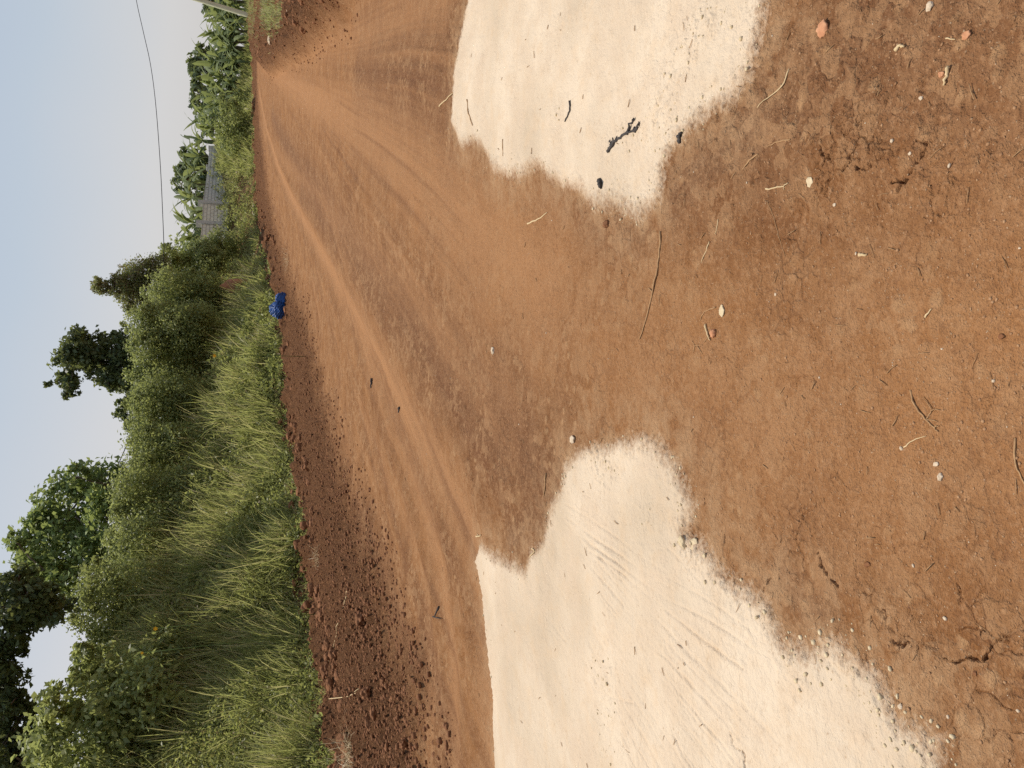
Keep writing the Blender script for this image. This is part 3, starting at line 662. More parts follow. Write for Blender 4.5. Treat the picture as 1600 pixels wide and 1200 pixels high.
shrub(48, [(272, 415, 24), (295, 420, 24), (262, 400, 14), (310, 400, 18)], .09, 'dark shrub at the near end of the block wall')
shrub(49, [(330, 385, 18), (350, 380, 22), (355, 400, 20)], .09, 'small round shrub on the bank below the near end of the block wall', group='low bushes on the bank')
shrub(41, [(345, 470, 14), (330, 490, 14)], .07, 'small bush beside the patch of bare orange earth', group='low bushes on the bank')
shrub(57, [(365, 222, 22), (372, 195, 20), (362, 170, 16), (350, 205, 14), (378, 240, 15)], .12, 'dark green bush at the road edge, below the far end of the block wall', group='low bushes on the bank')
shrub(61, [(372, 165, 14), (378, 150, 10), (352, 155, 11)], .12, 'dark bush nearest the far bend of the road', group='low bushes on the bank')

def thicket():
    geo = []
    for py in range(392, 1290, 26):
        D = np.interp(py, [390, 460, 580, 720, 860, 1050, 1290], [60, 55, 48, 42, 38, 34, 31])
        for px, r in ((np.interp(py, [390, 600, 900, 1290], [300, 262, 225, 200]), 30), (np.interp(py, [390, 600, 900, 1290], [325, 300, 270, 250]), 30)):
            geo += blob_leaves([(at(px + RNG.uniform(-8, 8), py, D + RNG.uniform(-1, 1)), r * D / F_PX)], .12 * D / 36, .8)
    tag(leaf_mesh('thicket', geo, M['shrub']), 'dense green thicket filling the ground behind the shrubs of the bank', 'thicket', kind='stuff')
thicket()
# ------------------------------------------------------------------ trees
tree('broadleaf_tree', 37, (330, 845), [(95, 850, 55), (55, 855, 32), (110, 800, 48), (120, 900, 46), (150, 765, 42), (70, 890, 30), (165, 820, 45), (175, 760, 30), (60, 815, 22), (120, 745, 18), (185, 870, 38), (85, 925, 26), (28, 850, 10), (40, 872, 12)],
     .17, 'tree', 'big leafy green tree with a rounded crown standing over the shrubs', trunk_r=.17, dens=1.1, depth=1.2)
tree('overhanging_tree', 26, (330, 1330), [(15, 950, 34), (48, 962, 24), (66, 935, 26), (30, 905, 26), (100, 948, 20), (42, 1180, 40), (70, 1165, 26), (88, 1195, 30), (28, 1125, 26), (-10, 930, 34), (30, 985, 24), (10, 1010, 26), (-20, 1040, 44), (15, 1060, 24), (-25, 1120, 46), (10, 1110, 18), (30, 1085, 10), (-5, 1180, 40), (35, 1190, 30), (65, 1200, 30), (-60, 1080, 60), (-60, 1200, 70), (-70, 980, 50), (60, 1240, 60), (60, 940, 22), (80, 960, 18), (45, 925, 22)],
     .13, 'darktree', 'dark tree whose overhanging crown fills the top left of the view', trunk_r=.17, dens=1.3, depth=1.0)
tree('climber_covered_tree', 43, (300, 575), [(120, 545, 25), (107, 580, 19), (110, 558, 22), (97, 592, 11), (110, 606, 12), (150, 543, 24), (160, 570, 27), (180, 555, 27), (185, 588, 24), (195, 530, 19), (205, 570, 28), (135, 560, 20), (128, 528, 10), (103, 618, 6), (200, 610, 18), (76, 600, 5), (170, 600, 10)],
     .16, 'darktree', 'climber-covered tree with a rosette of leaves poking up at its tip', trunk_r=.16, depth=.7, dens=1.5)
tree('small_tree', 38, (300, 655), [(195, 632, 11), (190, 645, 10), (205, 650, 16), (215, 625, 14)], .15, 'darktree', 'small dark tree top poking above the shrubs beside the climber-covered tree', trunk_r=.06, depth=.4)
def vine_dry(V):
    return np.repeat((RNG.uniform(0, 1, len(V) // 4) < .35).astype(float), 4) * (V[:, 0] > 3.9) 
tree('climber_covered_stump', 46, (300, 450), [(150, 440, 9), (160, 448, 11), (175, 450, 11), (190, 445, 17), (205, 435, 20), (200, 460, 18), (215, 475, 20), (225, 425, 20), (235, 450, 24), (245, 475, 22), (250, 420, 20), (152, 452, 8)],
     .085, 'vine', 'brownish climber-smothered broken tree shaped like a hooked column', trunk_r=.13, depth=.5, dens=1.3, extra=vine_dry)
FAR = 'far trees behind the banana plants'
tree('far_tree', 76, (345, 265), [(285, 285, 14), (290, 262, 12), (283, 270, 10), (300, 250, 12), (292, 240, 10), (305, 270, 16), (305, 295, 14), (312, 240, 12)], .3, 'fartree', 'grey-green tree behind the bananas and the block wall', group=FAR, depth=1.5, trunk_r=.2)
tree('far_tree', 92, (350, 100), [(305, 100, 12), (310, 88, 11), (318, 115, 14), (320, 80, 11), (330, 100, 16), (303, 110, 8)], .4, 'fartree', 'dark round-topped tree behind the grove, left of the leaning pole', group=FAR, depth=2, trunk_r=.25)
tree('far_tree', 90, (350, 155), [(310, 145, 13), (312, 162, 13), (320, 180, 14), (308, 130, 10), (330, 155, 18), (325, 195, 12)], .4, 'fartree', 'wide flat-topped dark tree behind the left half of the grove', group=FAR, depth=2, trunk_r=.25)
tree('far_tree', 96, (350, 12), [(328, 10, 11), (325, -5, 13), (340, 5, 14), (322, 0, 8)], .4, 'fartree', 'dark tree behind the leaning pole at the right edge of the view', group=FAR, depth=2, trunk_r=.25)

# bare twigs sticking out of the brown stump
def twiggy(px, D, label, parent):
    pass

# ------------------------------------------------------------------ banana plants
def banana_leaf(base, az, L, W, lift, droop, tint):
    n = 9; t = np.linspace(0, 1, n); ang = lift - droop * t ** 1.3
    st = L / (n - 1); h = np.concatenate([[0], np.cumsum(np.cos(ang[1:]) * st)]); v = np.concatenate([[0], np.cumsum(np.sin(ang[1:]) * st)])
    d = np.array([math.cos(az), math.sin(az), 0]); s = np.array([-math.sin(az), math.cos(az), 0])
    mid = base + d * h[:, None] + np.array([0, 0, 1]) * v[:, None]
    w = W * np.sin(np.clip(t * 1.02 + .02, 0, 1) ** .75 * math.pi) ** .6 * .5; w[t < .15] = .03; w[-1] = .01
    V = []; F = []
    jag = RNG.uniform(.72, 1.1, (2, n)); fold = RNG.uniform(.1, .5)
    for k, sg in enumerate((-1, 1)):
        o = len(V)
        e = mid + sg * s * (w * jag[k])[:, None] - np.array([0, 0, 1]) * (w * fold)[:, None]
        for i in range(n): V += [mid[i], e[i]]
        for i in range(n - 1):
            if i > 1 and RNG.uniform() < .12: continue                   # torn strips
            q = (o + 2 * i, o + 2 * i + 1, o + 2 * i + 3, o + 2 * i + 2); F.append(q if sg > 0 else q[::-1])
    return V, F, [tint] * len(V)
def banana_proto(seed):
    st = np.random.default_rng(seed); V = []; F = []; T = []
    nl = 12; hs = st.uniform(1.5, 2.0)
    for k in range(nl):
        az = k * 2.4 + st.uniform(-.3, .3); lift = st.uniform(.6, 1.5) if k < 9 else st.uniform(-.6, .2); droop = st.uniform(.7, 1.9)
        v, f, t = banana_leaf(np.array([0, 0, hs - .15 + .04 * k]), az, st.uniform(1.8, 2.7), st.uniform(.34, .5), lift, droop, float(np.clip(st.normal(.45, .3), 0, 1)))
        o = len(V); V += list(v); F += [tuple(i + o for i in q) for q in f]; T += t
    me = bpy.data.meshes.new('leaves'); me.from_pydata([tuple(v) for v in V], [], F); me.update(); me.materials.append(M['banana'])
    a = me.attributes.new('tint', 'FLOAT', 'POINT'); a.data.foreach_set('value', np.array(T, np.float32))
    sv, sf = tube([(0, 0, -.1), (0, 0, .4), (.03, 0, 1.2), (0, .02, hs)], [.16, .14, .11, .07], 8)
    ms = bpy.data.meshes.new('stem'); ms.from_pydata([tuple(v) for v in sv], [], [tuple(dict.fromkeys(q)) for q in sf]); ms.update(); ms.materials.append(M['stem'])
    return me, ms
PROTOS = [banana_proto(s) for s in (1, 2, 3, 4, 5)]
def banana(px_y, D, scale, label, group, k, lean=0):
    p = at(380, px_y, D); z = zb(p[0], p[1])
    e = empty('banana_plant', (p[0], p[1], z), label, 'banana plant', group); e.rotation_euler = (R(lean), 0, RNG.uniform(0, 6)); e.scale = (scale,) * 3
    me, ms = PROTOS[k % 5]
    for nm, m in (('leaves', me), ('stem', ms)):
        o = bpy.data.objects.new(nm, m); C.objects.link(o); o.parent = e
ords = ['first', 'second', 'third', 'fourth', 'fifth', 'sixth', 'seventh', 'eighth', 'ninth', 'tenth', 'eleventh', 'twelfth', 'thirteenth', 'fourteenth']
for k, py in enumerate((366, 340, 313, 286, 258)):
    shrub(67, [(318, py, 12), (326, py + 9, 11), (310, py - 5, 9), (330, py - 8, 10)], .24, f'{["first", "second", "third", "fourth", "fifth"][k]} dark bush from the left among the bananas behind the block wall', mat='fartree', group='bushes behind the block wall')
WALLB = 'banana plants behind the block wall'
for k, (py, D, s) in enumerate([(374, 57, .78), (353, 58, .86), (334, 60, .84), (313, 62, .8), (293, 63, .9), (272, 64, .92), (250, 66, .85), (225, 67, .95)]):
    banana(py, D, s, f'{ords[k]} banana plant from the left, growing behind the grey block wall', WALLB, k)
for k, (py, r) in enumerate([(188, 9), (160, 10), (133, 9), (108, 10), (84, 9), (60, 10), (38, 9), (14, 10)]):
    shrub(69, [(358, py, r), (364, py + 8, r * .8), (352, py - 7, r * .8), (368, py - 3, r * .7)], .22, f'{["first", "second", "third", "fourth", "fifth", "sixth", "seventh", "eighth"][k]} bush from the left in the undergrowth at the foot of the banana grove', mat='fartree', group='undergrowth bushes of the banana grove')
GR = 'banana plants of the grove at the bend'
rowf = [205, 188, 172, 155, 139, 122, 106, 91, 74, 58, 40, 22, 6]
for k, py in enumerate(rowf):
    banana(py + RNG.uniform(-3, 3), 68 + RNG.uniform(-1.5, 1.5), RNG.uniform(.9, 1.1), f'{ords[k]} banana plant from the left in the front row of the grove at the bend', GR, k + 2, RNG.uniform(-6, 6))
rowb = [196, 178, 160, 142, 124, 98, 82, 64, 48, 30, 12]
for k, py in enumerate(rowb):
    banana(py + RNG.uniform(-3, 3), 76 + RNG.uniform(-1.5, 1.5), RNG.uniform(1.0, 1.25), f'{ords[k]} banana plant from the left in the back row of the grove at the bend', GR, k, RNG.uniform(-6, 6))
rowc = [200, 183, 166, 148, 130, 114, 97, 80, 66, 50, 34, 16, 0]
for k, py in enumerate(rowc):
    t_ = RNG.uniform(.55, .75)
    banana(py + RNG.uniform(-3, 3), 64 + RNG.uniform(-1, 1), t_, f'{ords[k]} young banana plant from the left along the foot of the grove', 'young banana plants at the foot of the grove', k + 1, RNG.uniform(-8, 8))

# ------------------------------------------------------------------ block wall
def block_material(name, c1, c2, mort):
    t = NT(name); uv = t.n('TexCoord').outputs['UV']
    b = t.n('TexBrick'); t.l(uv, b.inputs['Vector']); b.inputs['Scale'].default_value = 1.0; b.inputs['Brick Width'].default_value = .42; b.inputs['Row Height'].default_value = .21
    b.inputs['Mortar Size'].default_value = .018; b.inputs['Color1'].default_value = (*c1, 1); b.inputs['Color2'].default_value = (*c2, 1); b.inputs['Mortar'].default_value = (*mort, 1)
    n = t.noise(t.n('TexCoord').outputs['Object'], 2.5, 4, .6); col = t.mix(t.range(n, .4, .8, 0, .45), b.outputs['Color'], tuple(.5 * q for q in c1))
    bm = t.n('Bump'); bm.inputs['Strength'].default_value = .8; bm.inputs['Distance'].default_value = .02; t.l(b.outputs['Fac'], bm.inputs['Height']); bm.invert = True
    return t.done(t.bsdf(col, .9, .1, bm.outputs[0]).outputs[0])
M['block_sunlit'] = block_material('sunlit_tone_blocks', (.80, .74, .56), (.70, .64, .49), (.45, .41, .32))  # paler block colour stands in for sun on the near panels
M['block_shaded'] = block_material('shaded_tone_blocks', (.64, .62, .54), (.54, .53, .46), (.34, .33, .29))  # greyer copy of the blocks, shade of the far panels put into colour
M['cement'] = plain('rough_cement', (.42, .40, .34), (.58, .55, .46), 8)
def box_uv(name, p0, p1, th, z0, z1a, z1b, mat, parent):
    p0 = np.array(p0, float); p1 = np.array(p1, float); d = p1 - p0; L = np.hypot(*d); d /= L; n = np.array([-d[1], d[0]]) * th / 2
    c = [p0 - n, p1 - n, p1 + n, p0 + n]; off = np.array(parent.location)
    V = [(*q, z0) for q in c] + [(*c[0], z1a), (*c[1], z1b), (*c[2], z1b), (*c[3], z1a)]
    F = [(0, 1, 5, 4), (1, 2, 6, 5), (2, 3, 7, 6), (3, 0, 4, 7), (4, 5, 6, 7), (3, 2, 1, 0)]
    me = bpy.data.meshes.new(name); me.from_pydata([tuple(np.array(v) - off) for v in V], [], F); me.update(); me.materials.append(mat)
    uv = me.uv_layers.new(name='UVMap')
    for pl in me.polygons:
        for li in pl.loop_indices:
            co = np.array(me.vertices[me.loops[li].vertex_index].co) + off; s = float(np.dot(co[:2] - p0, d)); q = float(np.dot(co[:2] - p0, n / (th / 2)))
            uv.data[li].uv = (s + q if abs(pl.normal.z) < .5 else s, co[2] if abs(pl.normal.z) < .5 else q)
    o = bpy.data.objects.new(name, me); C.objects.link(o); o.parent = parent; return o
def wall():
    pts = [(311, 391, 52.0), (316, 350, 54.0), (317, 318, 55.5), (325, 262, 60.), (327, 232, 63.0)]
    W = [at(*p) for p in pts]
    e = empty('block_wall', (W[0][0], W[0][1], zb(W[0][0], W[0][1])), 'low wall of concrete blocks with pillars, coloured cream as if sunlit and grey as if shaded, on the bank before the bananas', 'wall')
    for i in range(4):
        a, b = W[i], W[i + 1]; d = (b - a)[:2]; d /= np.hypot(*d)
        box_uv('block_panel', a[:2] + d * .16, b[:2] - d * .16, .18, min(zb(*a[:2]), zb(*b[:2])) - .3, a[2], b[2], M['block_sunlit'] if i < 2 else M['block_shaded'], e)
    for i, p in enumerate(W):
        q = np.array([W[min(i + 1, 4)] - W[max(i - 1, 0)]])[0][:2]; q /= np.hypot(*q); up = [.30, .36, .28, .12, .05][i]
        v = box_uv('pillar', p[:2] - q * .16, p[:2] + q * .16, .34, zb(*p[:2]) - .3, p[2] + up, p[2] + up, M['cement'] if i < 3 else M['block_shaded'], e)
wall()

# ------------------------------------------------------------------ pole and cable
def pole_and_cable():
    D = 58.0; b = at(397, 27, D); b[2] = zb(b[0], b[1]) ; top = at(200, -34, D)
    e = empty('utility_pole', b, 'pale leaning wooden pole at the right edge before the banana grove', 'pole')
    n = 9; pts = [b + (top - b) * t for t in np.linspace(-.04, 1, n)]
    poly_mesh('pole_shaft', [tube(pts, np.linspace(.17, .12, n), 12)], M['polewood'], e)
    br = b + (top - b) * .95; poly_mesh('insulator', [tube([br + [0, -.12, 0], br + [0, -.3, 0]], [.04, .05], 8)], M['cement'], e)
    A = br + np.array([0, -.3, 0]); B = at(130, 850, 37)
    d = (B - A)[:2]; px = [(204, -20), (213, 0), (224, 50), (235, 100), (243, 160), (250, 250), (254, 330), (256, 400), (252, 470), (243, 540), (226, 610), (208, 670), (182, 732), (160, 780)]
    P = [A]
    for q in px[1:]:
        r = ray(*q); # t*r.xy on the line A + s*d
        m = np.array([[r[0], -d[0]], [r[1], -d[1]]]); t, s = np.linalg.solve(m, A[:2]); P.append(np.array([t * r[0], t * r[1], CAM_H + t * r[2]]))
    P.append(B); Q = smooth_line(P, 6)
    o = poly_mesh('overhead_cable', [tube(Q, [.02] * len(Q), 6)], M['cable'], loc=A)
    tag(o, 'thin dark cable sagging across the pale sky to the leaning pole', 'cable')
    # the pole that carries its other end stands inside the crown of the leafy tree
    zb_ = zb(B[0], B[1]); e2 = empty('utility_pole', (B[0], B[1], zb_), 'wooden pole hidden in the big leafy tree, holding the near end of the cable', 'pole')
    poly_mesh('pole_shaft', [tube([(B[0], B[1] + .15, zb_ - .3), (B[0], B[1] + .15, (zb_ + B[2]) / 2), (B[0], B[1] + .15, B[2] + .1)], [.16, .14, .12], 10)], M['polewood'], e2)
pole_and_cable()

# ------------------------------------------------------------------ bare earth in the grass
def lump(cen, rx, ry, rz, rot=0, seed=0, sub=3, jag=.25, fr=2.0):
    """an irregular stone or clod: returns verts, faces"""
    import bmesh
    bm = bmesh.new(); bmesh.ops.create_icosphere(bm, subdivisions=sub, radius=1.0); rs = np.random.default_rng(seed)
    V = np.array([v.co for v in bm.verts]); F = [tuple(v.index for v in f.verts) for f in bm.faces]; bm.free()
    k = rs.normal(0, 1, (10, 3)); k /= np.linalg.norm(k, axis=1)[:, None]; off = rs.uniform(.55, .95, 10)
    for a, o_ in zip(k, off):                                           # chipped flat facets
        dp = V @ a; V = V - np.clip(dp - o_, 0, None)[:, None] * a * .85
    nz = np.array([math.sin(fr * 3 * v[0] + seed) * math.sin(fr * 2.6 * v[1] + 1.3 * seed) * math.cos(fr * 2.2 * v[2]) for v in V]); V = V * (1 + jag * nz)[:, None] * (1 + rs.normal(0, jag * .09, len(V)))[:, None]
    V = V * [rx, ry, rz]; c, s = math.cos(rot), math.sin(rot); V = V @ np.array([[c, s, 0], [-s, c, 0], [0, 0, 1]]); return V + np.asarray(cen), F
def gz(x, y): return float(height([x], [y])[0])
def heap_grass():
    P = []
    for _ in range(260):
        px, py = (RNG.normal(448, 14), RNG.uniform(-10, 30) + 32 * RNG.uniform() ** 2) if RNG.uniform() < .7 else (RNG.uniform(404, 416), RNG.uniform(-10, 55)); q = on_road(px, py); P.append(q)
    P = np.array(P); z = height(P[:, 0], P[:, 1]); ci = np.repeat(np.arange(len(P)), 16); m = len(ci); b = np.stack([P[ci, 0] + RNG.normal(0, .15, m), P[ci, 1] + RNG.normal(0, .3, m), z[ci] - .02], -1)
    tag(blades('heap_grass', b, RNG.uniform(.08, .3, m), np.full(m, .022), RNG.uniform(0, 6.28, m), np.abs(RNG.normal(0, .5, m)), np.abs(RNG.normal(.5, .4, m)), RNG.uniform(0, .9, m), (RNG.uniform(0, 1, m) < .2).astype(float), M['grass'], 3), 'patch of short green grass growing on the soil heap at the far right', 'grass', kind='stuff')
heap_grass()
def earth():
    p = at(358, 446, 41.0); z = zb(p[0], p[1])
    o = poly_mesh('earth_mound', [lump((p[0], p[1], (p[2] + z) / 2), .36, .5, max(.4, (p[2] - z) / 2 + .3), .3, 5, 4, .38, 1.1)], M['earth'], loc=(p[0], p[1], z)); tag(o, 'patch of bare orange earth showing among the grass of the bank', 'earth mound')
earth()

# ------------------------------------------------------------------ small things on the ground
def stone(px, py, w, h, mat, label, cat='stone', name='stone', group=None, seed=1, flat=.55, sub=3, lift=.35, dz=0):
    """w across the view and h along it, in photograph pixels (image y and image x)"""
    x, y = on_road(px, py); d = math.hypot(x, y); sl = math.hypot(d, CAM_H); m = sl / F_PX
    rx = w * m / 2; ry = h * m / 2 * min(1.5, 1 / max(.3, CAM_H / sl + .15)); rz = min(rx, ry) * flat
    z = gz(x, y); o = poly_mesh(name, [lump((x, y, z + rz * lift + dz), rx, ry, rz, seed * .7, seed, sub)], M[mat], loc=(x, y, z)); o.data.polygons.foreach_set('use_smooth', [sub > 2] * len(o.data.polygons))
    return tag(o, label, cat, group)
def gpts(pts, n=5, lift=.003):
    Q = smooth_line(np.array([on_road(*p) for p in pts]), n); z = height(Q[:, 0], Q[:, 1])
    k = np.ones(5) / 5; zp = np.convolve(np.pad(z, 2, mode='edge'), k, 'valid'); z = np.maximum(z, zp)
    return np.column_stack([Q, z + lift])
def twig(lines, rad, mat, label, cat='twig', name='twig', group=None, lift=None):
    parts = []; loc = None
    for i, L in enumerate(lines):
        P = gpts(L, 4, (rad * .7 if lift is None else lift)); P = P + RNG.normal(0, rad * .35, P.shape); r = rad * (1 if i == 0 else .65) * np.linspace(1.1, .55, len(P)); parts.append(tube(P, r, 6))
        if loc is None: loc = P[0]
    return tag(poly_mesh(name, parts, M[mat], loc=loc), label, cat, group)
G1 = 'sticks and twigs lying on the road'
twig([[(1033, 362), (1031, 400), (1024, 440), (1012, 490), (1000, 530)], [(1020, 455), (1013, 450)]], .0045, 'twig', 'longest thin root-like twig, lying across the middle of the brown road', group=G1)
twig([[(1413, 610), (1420, 632), (1437, 655), (1450, 668), (1456, 674)], [(1437, 655), (1446, 644), (1450, 640), (1460, 641)], [(1437, 655), (1456, 658)], [(1450, 668), (1458, 666)]], .0028, 'twig', 'forked twig with three prongs, on smooth ground near the photographer', group=G1)
twig([[(1578, 685), (1577, 715), (1584, 740), (1600, 768)]], .0026, 'twig', 'curved stick half sunk in the ground nearest the photographer', group=G1)
twig([[(1236, 108), (1226, 135), (1208, 150), (1190, 169)]], .0024, 'paletwig', 'bent straw between the right-hand marl patch and the cracked mud', group=G1)
twig([[(1241, 218), (1220, 222), (1203, 230)]], .0022, 'twig', 'short brown twig just left of the bent straw, above the cracked mud', group=G1)
twig([[(1189, 240), (1176, 252), (1165, 266)]], .003, 'twig', 'stubby brown twig nearest the tip of the right-hand marl patch', group=G1)
twig([[(1200, 295), (1218, 293), (1231, 292)], [(1236, 286), (1231, 292), (1230, 298)]], .0028, 'paletwig', 'pale T-shaped stick left of the cracked mud', group=G1)
twig([[(1126, 343), (1124, 354), (1121, 366)]], .002, 'paletwig', 'short straw, one of a loose pair below the right-hand patch, the upper', group=G1)
twig([[(1112, 378), (1106, 392), (1098, 410)]], .0024, 'paletwig', 'slanting straw of the loose pair below the right-hand patch, the lower', group=G1)
twig([[(1101, 507), (1105, 520), (1109, 533)]], .0045, 'paletwig', 'bright straight cream stick lying in the small hollow with the orange clod', group=G1)
twig([[(1403, 699), (1418, 688), (1438, 681)]], .0018, 'paletwig', 'thin curved straw beside the forked twig', group=G1)
twig([[(1442, 495), (1453, 482)]], .0025, 'paletwig', 'short pale stub alone on the smooth ground right of the forked twig', group=G1)
twig([[(1203, 313), (1212, 340), (1220, 370), (1228, 402)]], .0012, 'twig', 'hair-thin dark rootlet below the T-shaped stick', group=G1)
twig([[(1341, 398), (1354, 398)]], .005, 'paletwig', 'stubby pale chip of wood lying below the cracked mud', cat='wood chip', name='wood_chip', group=G1)
twig([[(1492, 106), (1489, 122), (1482, 135)]], .0045, 'paletwig', 'pale curled sliver beside the small orange stone', cat='wood chip', name='wood_chip', group=G1)
twig([[(1411, 79), (1417, 73), (1424, 73)]], .005, 'paletwig', 'small pale curled flake near the upper right of the road', cat='wood chip', name='wood_chip', group=G1)
twig([[(1486, 62), (1502, 63)]], .002, 'paletwig', 'short straight straw beside the reddish pebble', group=G1)
twig([[(822, 350), (836, 342), (849, 331)]], .005, 'paletwig', 'straw lying just beyond the jagged left rim of the right-hand marl patch', group=G1)
twig([[(688, 166), (700, 156), (712, 146)]], .006, 'paletwig', 'thin straw touching the far rim of the right-hand marl patch', group=G1)
twig([[(735, 156), (737, 178), (742, 196)]], .005, 'twig', 'curved twig near the far rim of the right-hand marl patch', group=G1)
twig([[(897, 158), (896, 174), (888, 191)]], .005, 'char', 'dark curved twig in the middle of the right-hand marl patch', group=G1)
twig([[(789, 218), (789, 244)]], .004, 'twig', 'thin straight twig by the left rim of the right-hand marl patch', group=G1)
twig([[(858, 740), (855, 765), (853, 775)]], .005, 'twig', 'thin twig just beyond the far tip of the left-hand marl patch', group=G1)
twig([[(553, 918), (547, 945), (535, 990), (521, 1042)]], .009, 'paletwig', 'long pale grass stalk lying on the loose soil by the bank', cat='stalk', name='grass_stalk', group=G1)
twig([[(528, 1090), (548, 1088), (566, 1083), (572, 1074)]], .009, 'paletwig', 'hooked pale stalk on the loose soil at the lower left', cat='stalk', name='grass_stalk', group=G1)
twig([[(1118, 480), (1100, 487), (1092, 502)], [(1106, 524), (1098, 536)], [(1084, 540), (1096, 539)], [(1084, 540), (1080, 552)], [(1088, 541), (1096, 553)], [(1084, 540), (1078, 532)]], .0022, 'twig', 'tuft of dry rootlets round the small hollow', cat='rootlets', name='dry_rootlets')
# charred sprig on the right-hand patch
twig([[(955, 238), (961, 228), (970, 217), (984, 208), (990, 195), (996, 186)], [(984, 208), (992, 206), (998, 196)], [(992, 206), (1001, 200), (1004, 191)], [(961, 228), (957, 219)], [(961, 228), (963, 216)], [(965, 223), (968, 214)], [(996, 207), (999, 202), (1003, 195)]], .0075, 'char', 'charred forked sprig lying on the right-hand cream marl patch', cat='twig', name='burnt_sprig')
twig([[(942, 283), (944, 289), (944, 293)]], .013, 'char', 'dark curled leaf near the left rim of the right-hand marl patch', cat='dead leaf', name='dead_leaf')
twig([[(1065, 222), (1069, 213), (1071, 207)]], .009, 'char', 'black flake on the near corner of the right-hand marl patch', cat='dead leaf', name='dead_leaf')
twig([[(581, 592), (581, 606)]], .016, 'char', 'dark flake on the main wheel track, farther from the camera', cat='dead leaf', name='dead_leaf')
twig([[(621, 636), (619, 644)]], .013, 'char', 'dark flake on the main wheel track, nearer to the camera', cat='dead leaf', name='dead_leaf')
twig([[(683, 949), (680, 965)], [(678, 963), (688, 968)]], .008, 'char', 'black crossed twigs on the rough strip between track and bank', cat='twig', name='twig')
twig([[(741, 838), (746, 838), (752, 836)], [(746, 838), (742, 833)]], .006, 'paletwig', 'small pale Y-shaped twig on the main wheel track', group=G1)
twig([[(832, 858), (837, 862), (830, 870)]], .005, 'paletwig', 'pale bent twig at the notch of the left-hand marl patch', group=G1)

SG = 'stones lying on the road'
stone(901, 686, 15, 9, 'stone_pale', 'largest white stone, just beyond the tip of the left-hand marl patch', group=SG, seed=3)
stone(1290, 46, 22, 16, 'stone_orange', 'big flat pinkish-orange stone near the right edge of the road', group=SG, seed=4, flat=.35)
stone(1462, 10, 12, 12, 'stone_pale', 'pale stone at the right edge, the nearest one there', group=SG, seed=5)
stone(1459, 745, 9, 11, 'stone_pale', 'round cream stone beside a flatter one near the photographer', group=SG, seed=6, flat=.75)
stone(1452, 726, 11, 8, 'stone_pale', 'flat oval cream stone beside the round one near the photographer', group=SG, seed=7, flat=.4)
stone(1480, 118, 9, 9, 'stone_orange', 'small orange stone beside the pale curled sliver', group=SG, seed=8)
stone(1517, 57, 11, 12, 'stone_orange', 'reddish pebble beside the short straight straw', group=SG, seed=9)
stone(1114, 520, 16, 10, 'stone_orange', 'orange clod lying in the small hollow by the cream stick', cat='clod', name='soil_clod', seed=10, flat=.7)
stone(1129, 486, 18, 14, 'marlclod', 'greyish flat clod at the upper end of the small hollow', cat='clod', name='soil_clod', seed=11, flat=.25)
stone(1268, 284, 16, 12, 'marlclod', 'pale clod pressed in the ground left of the cracked mud', cat='clod', name='soil_clod', seed=12, flat=.25)
stone(1447, 155, 6, 6, 'stone_pale', 'white pebble between the curled sliver and the cracked mud', group=SG, seed=13)
stone(1431, 241, 5, 5, 'stone_pale', 'white pebble sitting on the cracked mud', group=SG, seed=14)
stone(1305, 320, 8, 4, 'stone_pale', 'small upright pale chip below the cracked mud', group=SG, seed=15)
stone(1213, 460, 4, 4, 'stone_pale', 'tiny white pebble on the middle of the brown road', group=SG, seed=16)
stone(951, 351, 12, 9, 'clod', 'brown clod casting a dark shadow below the right-hand patch', cat='clod', name='soil_clod', seed=17, flat=.9)
stone(770, 547, 13, 8, 'stone_pale', 'pale angular stone alone on the dark rough strip of road', group=SG, seed=18)
stone(1556, 382, 9, 7, 'clod', 'dark round clod near the photographer on the right', cat='clod', name='soil_clod', seed=22, flat=.8) if False else None
stone(1557, 525, 10, 9, 'clod', 'dark round clod alone on the smooth ground near the photographer', cat='clod', name='soil_clod', seed=22, flat=.6)
stone(1345, 883, 8, 9, 'clod', 'brown lump on the smooth slope left of the long crack', cat='clod', name='soil_clod', seed=23, flat=.7)
stone(1519, 1053, 7, 6, 'clod', 'small dark lump at the end of the long crack', cat='clod', name='soil_clod', seed=24, flat=.7)
stone(1073, 846, 20, 13, 'marlclod', 'left one of two broken yellowish marl clods', cat='clod', name='marl_clod', seed=25, flat=.5)
stone(1087, 850, 24, 11, 'marlclod', 'right one of two broken yellowish marl clods', cat='clod', name='marl_clod', seed=26, flat=.5)
stone(1106, 868, 8, 7, 'marlclod', 'small marl clod just beyond the two broken ones', cat='clod', name='marl_clod', seed=27)
stone(1408, 1104, 7, 7, 'stone_pale', 'pale pebble at the lower rim of the left-hand marl patch', group=SG, seed=28)
FG = 'pale stones on the far soil heap'
stone(487, 23, 12, 10, 'stone_pale', 'largest pale stone on the soil heap at the far right', group=FG, seed=31, flat=.6)
stone(449, 66, 11, 9, 'stone_pale', 'pale stone on the left flank of the far soil heap', group=FG, seed=32)
stone(441, 42, 8, 5, 'stone_pale', 'small pale stone on top of the far soil heap', group=FG, seed=33)
stone(407, 321, 6, 5, 'stone_pale', 'white stone in the loose soil below the block wall', group=FG, seed=34, dz=.05)
stone(401, 331, 5, 4, 'stone_pale', 'smaller white stone beside the one below the block wall', group=FG, seed=35, dz=.05)
CG = 'big soil clods along the foot of the bank'
